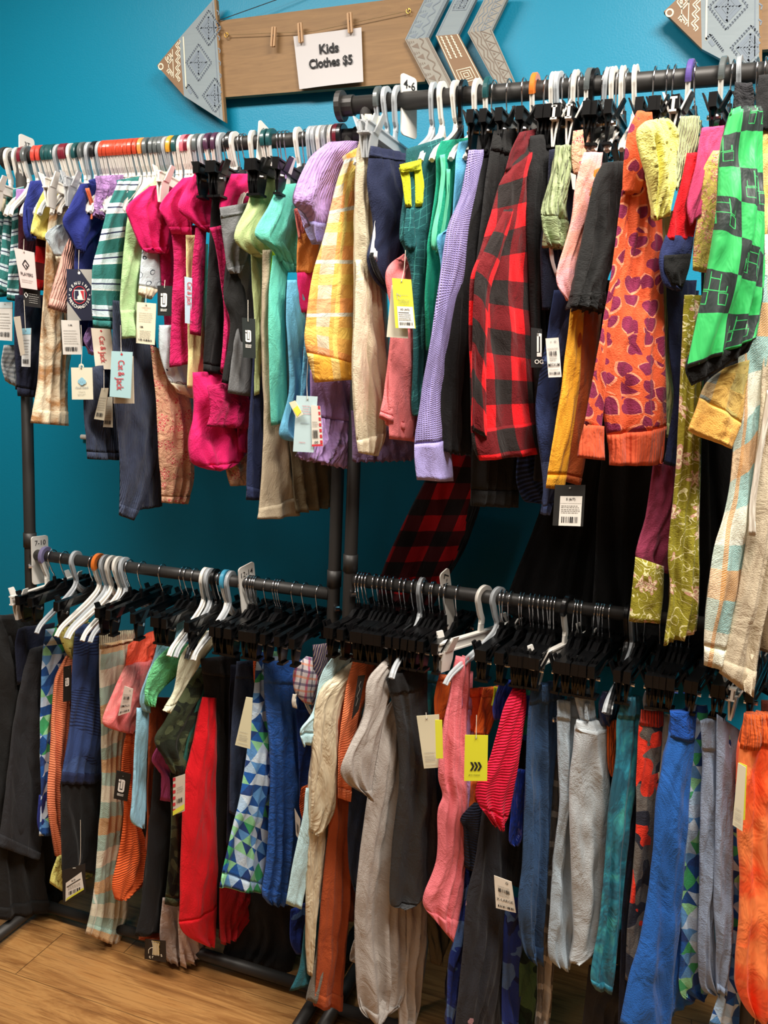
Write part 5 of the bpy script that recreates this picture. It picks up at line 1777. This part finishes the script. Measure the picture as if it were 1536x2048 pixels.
def t_genuine(f):
    f.poly([(0, .0), (0, .0), (.42, 0), (.0, .0)], 'slate')
    f.poly([(.52, 0), (1, 0), (1, .35)], 'lgrey', .5)
    f.poly([(0, .62), (0, 1), (.55, 1)], 'lgrey', .5)
    cx, cy, R = .5, .5, .385
    asp = f.w / f.h
    for txt, a0, a1, fl_ in (('GENUINE', 205, 335, 1), ('MERCHANDISE', 160, 20, -1)):
        n = len(txt)
        for i, ch in enumerate(txt):
            a = math.radians(a0 + (a1 - a0) * i / (n - 1))
            x, y = cx + R * math.cos(a), cy + R * asp * math.sin(a)
            rot = -(a + PI / 2) if fl_ == 1 else -(a - PI / 2)
            f.text(ch, x, y, .062, 'white', .02, rot)
    f.disc(cx, cy, .27, 'red', r2=.245)
    f.poly([(cx + x * .2, cy + y * .11) for x, y in ((-1, -.9), (1, -.9), (1, .9), (-1, .9))], 'white', .8)
    f.poly([(cx + x * .2, cy + y * .11) for x, y in ((-.9, -.75), (-.15, -.75), (-.1, 0), (-.45, .3), (-.35, .75), (-.9, .75))], 'navy', 1.2)
    f.poly([(cx + x * .2, cy + y * .11) for x, y in ((.2, -.75), (.9, -.75), (.9, .75), (.7, .75), (.45, -.1))], 'red', 1.2)
    for sx in (-1, 1):
        x, y = cx + sx * .4, cy
        f.poly([(x + .03 * (1 if k % 2 == 0 else .45) * math.cos(k * PI / 5 - PI / 2), y + .03 * asp * (1 if k % 2 == 0 else .45) * math.sin(k * PI / 5 - PI / 2)) for k in range(10)], 'white')
    f.disc(.5, .07, .05, 'white')


hangtag('navy hang tag reading genuine merchandise around a round emblem', '133,538 184,539 186,641 135,641', '#1b2038', t_genuine, hole=None, string='158,500 157,545', names={'white': 'white_lettering', 'red': 'emblem'})


def barcode(kind=0, col='black', band=None, head=None, big=None, seed=1, bc=(.78, .9)):
    def d(f):
        if band:
            f.rect(0, 0, 1, .16, band, .5)
        if head:
            f.text(head, .5, .14, .05, col, .008, maxw=.8)
        f.lines(.12, 0, .9, (.3, .38, .46, .53, .6, .67), 'grey', .012, seed)
        if big:
            f.text(big, .5, .66, .09, col, .012, maxw=.85)
        f.bars(.15, bc[0], .85, bc[1], col, seed, 18)
    return d


hangtag('white price tag with barcode at the far left picture edge', '-4,604 25,604 24,682 -6,680', '#dcdad4', barcode(band='pale', seed=2))
hangtag('thin beige swing tag beside the far left price tag', '27,634 40,632 49,708 41,712', '#b8ae9e', None)
hangtag('blue topped white price tag on dark navy pants', '43,657 62,656 60,734 43,733', '#d8dcdc', barcode(band='cyan', seed=4, bc=(.8, .92)), string='48,600')
hangtag('white price tag with barcode under the navy merchandise tag', '122,640 158,641 163,709 126,709', '#d8d4cc', barcode(head='0-3M', seed=6), hole=None)


def t_cloud(f):
    for i, (x, y, r) in enumerate(((.41, .44, .09), (.52, .40, .11), (.63, .45, .09), (.52, .46, .12))):
        f.disc(x, y, r, 'cyan', .8 + i * .3)
    f.disc(.48, .45, .012, 'slate', 2.2); f.disc(.56, .45, .012, 'slate', 2.2)
    f.text('cloud island', .5, .62, .075, 'slate', 0, maxw=.75)
    f.text('2-Piece Set', .5, .75, .04, 'lgrey', 0)
    f.lines(.3, 0, .7, (.82, .86), 'lgrey', .01, 4)
    f.line([(.4, .0), (.42, -.07), (.5, -.11), (.58, -.07), (.6, 0)], .07, 'cream', .3)


hangtag('cream hang tag with a blue smiling cloud drawing', '142,735 184,735 186,799 144,799', '#dedbc4', t_cloud, string='162,650 164,700', hole=(.5, .02))


def t_cat(f):
    # script running down the card
    f.text('Cat &', .52, .36, .17, 'red', .006, -PI / 2 + .05, maxw=.34, sx=.62)
    f.text('Jack', .50, .70, .19, 'red', .006, -PI / 2 + .05, maxw=.36, sx=.62)
    f.poly([(.44, .06), (.5, .09), (.56, .06), (.5, .03)], 'red')


hangtag('cream hang tag with red cursive script, left of pale blue one', '182,656 222,658 228,739 191,738', '#eadfcb', t_cat, hole=None, names={'red': 'script'})
hangtag('plain cream card behind the pale blue script tag', '226,712 266,712 268,807 227,807', '#dccfb8', None, hole=None)
hangtag('pale blue hang tag with large red cursive script', '223,702 265,704 261,797 219,793', '#a9cfd4', t_cat, hole=None, string='241,650 242,690', names={'red': 'script'})
hangtag('small beige tag with barcode hanging left below the scripts', '203,776 217,776 208,841 188,838', '#a8a08c', barcode(seed=8), string='208,740')
hangtag('small cream price tag partly over grey pants', '214,794 225,794 225,855 206,854', '#bdb6a4', barcode(seed=9), hole=None)


def t_style(f):
    f.text('ADVENTURES IN', .5, .12, .025, 'red', 0, maxw=.7)
    f.text('STYLE', .5, .17, .022, 'red', 0)
    f.lines(.14, 0, .88, (.25, .3, .35, .4, .45), 'grey', .009, 7)
    f.text('18M', .28, .59, .045, 'black', .01)
    f.lines(.2, 0, .85, (.68, .72, .76, .80, .84), 'grey', .01, 9)
    f.bars(.15, .88, .85, .93, 'black', 3, 20)


hangtag('cream paper hang tag with red heading and barcode near mint top', '274,604 312,607 309,690 272,686', '#e3dcc2', t_style, string='292,590', names={'black': 'print'})
hangtag('black hang tag with white square logo beside pink tees', '315,571 345,572 343,632 315,631', '#161616', lambda f: logo_id(f, .46, .48, .44), string='330,560', hole=(.5, .07), names={'white': 'logo'})
hangtag('pale blue narrow tag with red script between pink tops', '369,553 384,556 382,648 370,646', '#b4c9d8', lambda f: (f.text('Cat & Jack', .75, .35, .13, 'red', .004, -PI / 2, maxw=.5)), hole=None)
hangtag('black hang tag with white square logo on grey leggings', '484,635 510,638 511,717 486,715', '#1b2422', lambda f: logo_id(f, .48, .45, .46), string='496,600', hole=(.5, .08), names={'white': 'logo'})


def t_made(f):
    for i, s_ in enumerate(('MADE FOR', 'PLAYING', 'BECOMING A', 'ADVENTURING')):
        f.text(s_, .5, .18 + i * .045, .022, 'red', 0, maxw=.75)
    f.text('#catandjack', .5, .48, .026, 'slate', 0, maxw=.75)
    f.text('STRETCH', .42, .83, .022, 'red', .003)


def t_striped(f):
    for i in range(7):
        f.poly([(.78, i / 7), (1, i / 7), (1, (i + .55) / 7), (.78, (i + .55) / 7)], 'red', .6)
    f.bars(.1, .6, .6, .8, 'black', 4, 12)
    f.lines(.1, 0, .7, (.4, .45, .5), 'grey', .012, 5)
    f.rect(.0, .95, 1, 1, 'red', .6)
    f.text('.00', .4, .9, .06, 'black', .01)


hangtag('white price tag with red striped border behind pale blue tag', '622,810 640,812 646,892 624,893', '#d9d4c8', t_striped, hole=None)
hangtag('long pale blue hang tag with red lettering on lilac skirt', '593,791 635,793 627,905 586,903', '#b9d2d6', t_made, string='617,700 614,760', hole=(.55, .06), names={'red': 'lettering'})
hangtag('small yellow and white ticket left of the pale blue tag', '578,805 590,801 606,829 593,836', '#e4d9b8', lambda f: f.poly([(.1, .45), (.95, .35), (1, .8), (.2, .95)], 'yellow'), hole=None)
hangtag('cream card behind the neon yellow size tag', '783,570 812,568 816,677 773,674', '#d8d2bc', None, hole=None)


def t_xs(f):
    f.line([(.2, .3), (.4, .36), (.22, .42), (.2, .3)], .03, 'lgrey')
    f.lines(.25, 0, .9, (.33, .42, .45, .48, .51), 'grey', .008, 5)
    f.rect(.16, .56, .97, 1, 'tag_white', .6)
    f.text('XS (4/5)', .55, .62, .042, 'black', .01, maxw=.6)
    f.rect(.22, .68, .75, .69, 'black', .9)
    f.lines(.22, 0, .92, (.72, .76, .80, .83), 'grey', .012, 6)
    f.bars(.25, .88, .88, .94, 'black', 5, 16)


hangtag('neon yellow hang tag reading XS (4/5) with white label', '784,556 822,559 831,657 791,656', '#dede3c', t_xs, string='811,500 808,540', names={'black': 'print', 'tag_white': 'sticker'})


def t_medium(word, seed):
    def d(f):
        f.text('FASHION TOPS', .5, .27, .035, 'grey', .003, maxw=.8)
        f.bars(.2, .33, .8, .45, 'black', seed, 14)
        f.lines(.2, 0, .8, (.48, .52, .56), 'grey', .012, seed)
        f.text(word, .5, .68, .085, 'black', .006, maxw=.86)
        f.lines(.15, 0, .85, (.8,), 'grey', .01, seed + 1)
        f.bars(.12, .86, .92, .93, 'black', seed + 2, 20)
        f.disc(.72, .1, .06, 'black', .8, r2=.035)
    return d


hangtag('white hang tag reading MEDIUM on navy athletic leggings', '1091,677 1117,675 1123,754 1097,755', '#e4dfd6', t_medium('MEDIUM', 3), hole=(.4, .1), names={'black': 'print'})
hangtag('black logo tag half hidden left of the MEDIUM tag', '1062,655 1084,658 1084,735 1062,735', '#17181a', lambda f: [f.rect(*r, 'white', 1.0) for r in ((.55, .12, .72, .60), (.55, .12, .98, .2), (.84, .2, .98, .66), (.55, .62, .98, .72))] + [f.text('OG', .74, .85, .11, 'white', .02)], hole=(.7, .07))
hangtag('white triangular card corner beside tie dye sleeve', '1141,345 1152,350 1150,380 1145,378', '#c8beb4', None, hole=None)


def t_s67(f):
    f.rect(.2, .27, .92, .995, 'tag_white', .6)
    f.text('S (6/7)', .55, .34, .06, 'black', .012, maxw=.4)
    f.rect(.22, .44, .9, .446, 'lgrey', .9)
    f.lines(.25, 0, .88, (.5, .54, .59, .63, .67), 'grey', .012, 6)
    f.bars(.28, .77, .82, .92, 'black', 5, 18)


hangtag('large black hang tag with white label reading S (6/7)', '1110,970 1171,970 1166,1053 1105,1051', '#1b1b1a', t_s67, hole=(.5, .07), names={'black': 'print', 'tag_white': 'sticker'})
hangtag('white hang tag reading SMALL on salmon pink top', '249,1372 266,1378 260,1424 236,1432', '#d8c8bc', t_medium('SMALL', 5), hole=None, names={'black': 'print'})
hangtag('black square logo tag partly covered by navy athletic shorts', '127,1334 142,1330 142,1401 126,1404', '#131313', lambda f: logo_id(f, .55, .45, .5, name=False), hole=(.7, .07))
hangtag('black hang tag with white square logo on orange pants', '233,1541 262,1548 254,1603 227,1597', '#131313', lambda f: logo_id(f, .48, .48, .46), hole=(.5, .14), names={'white': 'logo'})


def t_bw(f):
    f.poly([(.16, .42), (.85, .24), (.94, .84), (.12, .99)], 'tag_white', .6)
    f.text('M (8)', .5, .42, .05, 'black', .01, .12)
    f.line([(.2, .56), (.8, .46)], .025, 'black')
    f.lines(.25, 0, .82, (.58, .62, .66), 'grey', .01, 3)
    f.bars(.28, .73, .8, .84, 'black', 8, 14)
    f.poly([(.12, .97), (.2, .9), (.93, .8), (.95, .87)], 'yellow', 1.0)


hangtag('black hang tag with tilted white barcode label on black leggings', '124,1741 170,1727 171,1785 126,1806', '#1d1b1a', t_bw, hole=None, names={'tag_white': 'sticker', 'black': 'print'}, string='161,1640 160,1725')


def t_cr(f):
    f.text('c', .26, .82, .17, 'cream', .02, .2)
    f.text('r', .40, .80, .15, 'cream', .02, .2)
    f.text('s', .80, .66, .17, 'cream', .02, .2)
    f.line([(.2, .68), (.2, .5), (.28, .4), (.4, .35)], .03, 'cream')
    f.poly([(.4, .1), (.7, .14), (.72, .68), (.42, .7)], 'gold', 1.3)
    for i in range(5):
        f.line([(.36 + i * .08, .02 + i * .02), (.42 + i * .06, .3), (.4 + i * .07, .72)], .03, 'cream', 1.6)
    f.line([(.36, .04), (.75, .06), (.72, .2), (.4, .25), (.74, .38), (.4, .5), (.7, .66)], .035, 'gold', 1.5)


hangtag('small black tag with scribbled gold strokes near the floor', '290,1878 331,1882 332,1925 289,1918', '#1f1712', t_cr, hole=None)


def t_redy(f):
    for i in range(6):
        f.rect(0, i / 6, .22, (i + .5) / 6, 'red', .6)
    f.lines(.35, 0, .9, (.3, .36, .42), 'grey', .012, 5)
    f.bars(.35, .6, .85, .72, 'black', 4, 10)
    f.poly([(0, .88), (1, .8), (1, .95), (0, 1)], 'yellow', .7)


hangtag('white tag with red striped edge beside camouflage pants', '346,1556 370,1548 369,1622 346,1631', '#cfc4b4', t_redy, hole=None)


def t_cream(f):
    f.lines(.15, 0, .85, (.7, .76, .80, .83, .86, .93), 'lgrey', .008, 5)


hangtag('cream hang tag left of the middle triangle print shorts', '492,1394 505,1396 500,1498 470,1490', '#d8d4b2', t_cream, hole=None)
hangtag('narrow black tag with floral scrawl on apricot top', '716,1352 730,1350 717,1420 703,1440', '#141214', lambda f: f.line([(.6, .15), (.4, .25), (.65, .35), (.35, .5), (.6, .6), (.4, .75)], .07, 'grey'), hole=None)
hangtag('neon yellow card behind the tall cream hang tag', '870,1440 884,1440 886,1517 872,1517', '#dede3c', None, hole=None)
hangtag('tall cream hang tag on teal leggings left of rose tee', '833,1432 878,1429 879,1535 848,1537', '#d9d3b6', t_cream, hole=(.45, .06), string='852,1425')


def t_motion(f):
    for i in range(3):
        x = .33 + i * .16
        f.poly([(x - .08, .58), (x + .02, .58), (x + .12, .675), (x + .02, .77), (x - .08, .77), (x + .03, .675)], 'black', .8)
    f.text('all in motion', .45, .86, .035, 'black', .004, maxw=.55)


hangtag('bright yellow hang tag with three black chevrons', '930,1470 976,1471 974,1562 928,1562', '#dede30', t_motion, hole=(.5, .06), string='953,1430')
hangtag('white hang tag reading X-LARGE on black printed leggings', '988,1751 1023,1764 1032,1826 992,1816', '#dcd4c4', t_medium('X-LARGE', 7), hole=None, names={'black': 'print'})
hangtag('neon yellow edge card behind the right cream tag', '1478,1525 1494,1532 1490,1640 1480,1640', '#dede3c', None, hole=None)
hangtag('cream hang tag between triangle print and orange tie dye pants', '1476,1526 1492,1535 1485,1663 1465,1650', '#d8d2b8', t_cream, hole=None)
hangtag('white price tag edge on royal blue nylon pants', '589,1617 601,1640 598,1680 592,1670', '#d4cec4', lambda f: f.bars(.3, .4, .8, .8, 'black', 3, 6), hole=None)

# ------------------------------------------------------------------ arrow shaped wooden signs on the wall
YS = YW - .035


def woodmat(name, c1, c2):
    m, b = newmat(name)
    p = OBJ()
    x, y, z = sep(p)
    a = nz(vec(x * 1.2, y, z * 12), 5, 5, .6, 1.6)
    c = mixc(a, c1, c2)
    d, cc, pos = vor(vec(x, z * 1.6, 0.0), 3.2, 1)
    c = mixc(lt(d, .035) * .7, c, '#5c3a22')
    setin(b.inputs['Base Color'], c)
    b.inputs['Roughness'].default_value = .6
    return m


WOOD = woodmat('natural_plank', '#6f5232', '#a07c50')
WOODE = plain('plank_edge', '#8a6a44', .7)
PBL = woodmat('grey_blue_paint', '#8d999e', '#7d8a90')
PBR = woodmat('brown_paint', '#8f6f50', '#7d6045')
PGR = woodmat('grey_white_paint', '#9c988e', '#8c887e')
PINE = plain('pine_pin', '#b8926a', .6)


def arrow(label, off, full):
    def W(x, y, Y=YS):
        p = atY(x, y, Y)
        return p + Vector((off, 0, 0))
    t = empty('arrow_sign', tuple(W(440, 120)))
    tagp(t, label, 'wooden sign', 'painted arrow signs')
    z = W(440, 120).z

    def slab(name, pts_, th, mat, Y=YS, par=None):
        v = [W(x, y, Y) for x, y in pts_]
        n = len(v)
        m = MB()
        b = [p + Vector((0, th, 0)) for p in v]
        m.add(v + b, [tuple(range(n)), tuple(range(2 * n - 1, n - 1, -1))] + [(i, i + n, (i + 1) % n + n, (i + 1) % n) for i in range(n)])
        return m.build(name, mat, par or t)
    R = [(434, 42), (850, -10), (850, 163), (443, 195)] if full else [(434, 42), (900, -15), (900, 158), (443, 195)]
    slab('plank', R, .018, WOOD)
    Yh = YS - .012
    head = slab('arrowhead', [(314, 131), (358, 77), (368, 192)], .014, PBR, Yh)
    head2 = slab('arrowhead', [(358, 77), (428, -3), (446, 242), (368, 192)], .014, PBL, Yh)
    bx = slab('side_board', [(428, -3), (432, -2), (450, 244), (446, 242)], .014, WOODE, Yh)

    def F4(a, b, c, d, Y):
        return Face(W(*a, Y), W(*b, Y), W(*c, Y), W(*d, Y), .0008)
    # pattern painted on the head: face frame (314..446, -3..242)
    f = F4((314, -3), (446, -3), (446, 242), (314, 242), Yh)

    def px(x, y): return ((x - 314) / 132, (y + 3) / 245)

    def inhead(x, y):
        lo = -3 + (428 - x) * (131 + 3) / (428 - 314)
        hi = 131 + (x - 314) * (242 - 131) / (446 - 314)
        return lo + 3 < y < hi - 3 and x < 443

    def ln(P, wd, key, closed=False, step=2.5):
        P = [Vector(p) for p in P]
        if closed:
            P.append(P[0])
        run = []
        for a, b in zip(P[:-1], P[1:]):
            k = max(2, int((b - a).length / step))
            for i in range(k + 1):
                q = a.lerp(b, i / k)
                if inhead(q.x, q.y):
                    run.append(px(q.x, q.y))
                else:
                    if len(run) > 2:
                        f.line(run, wd / 132, key)
                    run = []
        if len(run) > 2:
            f.line(run, wd / 132, key)
    W_, B_ = 'cream', 'slate'
    ln([(336, 60), (341, 230)], 1.3, W_); ln([(344, 60), (352, 230)], 1.3, W_)
    for cy in (115, 147):
        for r in (11, 6):
            ln([(339, cy - r * 1.1), (339 + r * .75, cy), (339, cy + r * 1.1), (339 - r * .75, cy)], 1.6, W_, True)
    f.disc(*px(322, 132), .035, W_, r2=.018)
    for k in range(2):
        P = []
        for i in range(18):
            P.append((352 + k * 4 + (6 if i % 2 else 0), 75 + i * 7.5))
        ln(P, 1.6, W_)
    ln([(367, 60), (377, 240)], 2.2, W_)

    def dia(cx, cy, r, asp=1.25):
        for k, (s_, wd) in enumerate(((1, 4.5), (.72, 2.2), (.45, 3), (.2, 3))):
            ln([(cx, cy - r * s_ * asp), (cx + r * s_ * .85, cy), (cx, cy + r * s_ * asp), (cx - r * s_ * .85, cy)], wd, B_, True)
        # stepped outline
        P = []
        n_ = 9
        cs = [(cx, cy - r * asp * 1.55), (cx + r * 1.3, cy), (cx, cy + r * asp * 1.55), (cx - r * 1.3, cy)]
        for (a, b) in zip(cs, cs[1:] + cs[:1]):
            for i in range(n_ * 2):
                q = Vector(a).lerp(Vector(b), i / (n_ * 2))
                P.append((q.x + (2.2 if i % 2 else -1.2), q.y))
        ln(P, 1.6, B_, True)
    dia(398, 124, 19)
    dia(418, 55, 18)
    dia(430, 190, 18)
    dia(378, 195, 14)
    ln([(425, 0), (440, 240)], 1.2, B_)
    for i in range(9):
        ln([(434 + i * .9, 20 + i * 25), (438 + i * .9, 24 + i * 25), (437 + i * .9, 30 + i * 25)], 1.8, B_)
    f.build(head2, {W_: 'white_pattern', B_: 'slate_pattern'})
    m = MB()
    # clothes line, eyelets
    if full:
        m = MB()
        e1, e2 = W(453, 70, YS - .01), W(817, 22, YS - .01)
        m.tube([e1, e1.lerp(e2, .25) + Vector((0, 0, -.01)), e1.lerp(e2, .5) + Vector((0, 0, -.02)), e1.lerp(e2, .75) + Vector((0, 0, -.01)), e2], .0008, 5)
        m.build('twine', plain('twine', '#8a7350', .8), t)
        for e in (e1, e2):
            m = MB()
            m.tube([e + Vector((.006 * math.cos(k), 0, .006 * math.sin(k))) for k in [i * .6 for i in range(11)]], .0014, 6)
            m.tube([e + Vector((0, 0, .004)), e + Vector((0, .02, .004))], .0014, 6)
            m.build('eyelet', plain('brass', '#8a6c34', .3, 1.0), t)
        m = MB()
        a = W(434, 42, YS - .006)
        nl = Vector((W(700, -60, YS).x, YW - .02, W(700, -60, YS).z))
        m.tube([a, nl, W(846, -14, YS - .012)], .0011, 5)
        m.build('hanging_cord', plain('dark_cord', '#2a2420', .7), t)
        m = MB()
        m.tube([nl + Vector((0, -.012, 0)), nl + Vector((0, .022, 0))], .003, 8)
        m.build('nail', CHROME, t)
        # three feather chevrons
        Yc = YS - .012
        shapes = [([(860, -25), (907, -25), (857, 75), (810, 79)], [(810, 79), (857, 75), (912, 182), (866, 186)], PBL, PGR),
                  ([(918, -25), (963, -25), (917, 68), (871, 72)], [(871, 72), (917, 68), (968, 165), (920, 180)], PBL, PBR),
                  ([(980, -25), (1025, -25), (984, 60), (935, 65)], [(935, 65), (984, 60), (1033, 170), (996, 178)], PGR, PGR)]
        for k, (a, b, ma, mb_) in enumerate(shapes):
            for half, (P, mm) in enumerate(((a, ma), (b, mb_))):
                s_ = slab('feather', P, .014, mm, Yc)
                g = F4(P[0], P[1], P[2], P[3], Yc) if half == 0 else F4(P[0], P[1], P[2], P[3], Yc)
                K = 'slate' if mm is not PBR else 'cream'
                if K == 'slate': K = 'taupe' if half else 'slate'
                g.line([(.06, 0), (.06, 1)], .03, K)
                g.line([(.94, 0), (.94, 1)], .03, K)
                if k == 0:
                    g.line([(.62 + .1 * math.sin(i * .75), i / 40) for i in range(41)], .045, K)
                    g.line([(.88 + .0 * i, i / 40) for i in range(41)], .02, K)
                    for i in range(5):
                        y = .04 + i * .2
                        g.poly([(.12, y + .1), (.44, y + .04), (.40, y + .15)], K)
                        for j in range(3):
                            g.line([(.12 + j * .09, y - .0), (.12 + j * .09, y + .05 - j * .01)], .03, K)
                elif k == 1:
                    for r in (1, .62, .3):
                        c_ = (.5, .78 if half else .35)
                        g.line([(c_[0] - .3 * r, c_[1] - .12 * r), (c_[0] + .3 * r, c_[1] - .12 * r), (c_[0] + .3 * r, c_[1] + .12 * r), (c_[0] - .3 * r, c_[1] + .12 * r)], .04, K, closed=True)
                    for s2 in range(3):
                        g.line([(.2 + .04 * (i % 2) + s2 * .22, .02 + i * .028) for i in range(16)], .05, K)
                else:
                    for s2 in range(2):
                        g.line([(.15 + .13 * (i % 2) + s2 * .16, i / 9) for i in range(10)], .04, K)
                    g.line([(.52, 0), (.52, 1)], .03, K)
                    for i in range(6):
                        g.line([(.56, i / 6), (.9, i / 6 + .08), (.56, i / 6 + .16)], .035, K)
                        g.poly([(.6, i / 6 + .05), (.72, i / 6 + .08), (.6, i / 6 + .11)], K)
                g.build(s_, {'slate': 'painted_pattern', 'taupe': 'painted_pattern', 'cream': 'painted_pattern'})
    return t


arrow('wooden arrow sign pointing left with tribal painted head, holding the price sheet', 0, True)
o2 = atY(1322, 8, YS).x - atY(314, 131, YS).x
arrow('second wooden arrow sign at the top right corner, cut by the frame', o2 + .0, False)

# price sheet and clothes pins
q = [atY(x, y, YS - .014) for x, y in ((586, 72), (722, 54), (726, 163), (598, 178))]
t = empty('paper_sign', tuple(q[3]))
tagp(t, 'white paper sheet reading Kids Clothes $5 pinned to arrow sign', 'paper sign')
f = Face(*q)
m = MB()
n_ = 12
vv, ff = [], []
for i in range(n_ + 1):
    for j in range(n_ + 1):
        s_, r_ = i / n_, j / n_
        vv.append(f.P(s_, r_, 0) + f.n * (.003 * math.sin(s_ * 3.1) * r_ * r_ - .0025))
for i in range(n_):
    for j in range(n_):
        a = i * (n_ + 1) + j
        ff.append((a, a + n_ + 1, a + n_ + 2, a + 1))
m.add(vv, ff)
pm = m.build('sheet', plain('white_paper', '#ccc8c8', .8), t, smooth=True)
f.lift = .0015
f.text('Kids', .52, .31, .175, 'black', .03, 0, maxw=.29)
f.text('Clothes $5', .53, .565, .17, 'black', .03, 0, maxw=.66)
f.build(t, {'black': 'lettering'})


def pin(label, x, y, s=1.0, lean=0.05):
    c = atY(x, y, YS - .02)
    t = empty('clothespin', tuple(c))
    tagp(t, label, 'clothespin', 'small wooden clothespins')
    u = Vector((math.sin(lean), 0, math.cos(lean)))
    r = Vector((math.cos(lean), 0, -math.sin(lean)))
    for sx in (-1, 1):
        m = MB()
        m.prism([(-.0035, -.024), (.0015, -.026), (.0015, .0), (.002, .026), (-.0035, .025)], .007, c + r * (sx * .0032) - Vector((0, .0035, 0)), r * (-sx), u, Vector((0, 1, 0)))
        m.build('jaw', PINE, t)
    m = MB()
    m.tube([c + r * -.006 + u * .004, c + r * .006 + u * .004], .003, 8)
    m.build('spring', CHROME, t)


pin('empty wooden clothespin left of the paper sheet', 547, 74)
pin('wooden clothespin at upper left corner of the sheet', 601, 66, lean=-.1)
pin('wooden clothespin at upper right corner of the sheet', 700, 46, lean=-.1)

# small white bumper on the wall
c = atY(169, 874, YW - .008)
m = MB()
m.tube([c + Vector((-.012, 0, 0)), c + Vector((.012, 0, 0))], .008, 12)
tagp(m.build('wall_hook', WHT, loc=tuple(c)), 'small white oval wall hook on the teal wall', 'wall hook')
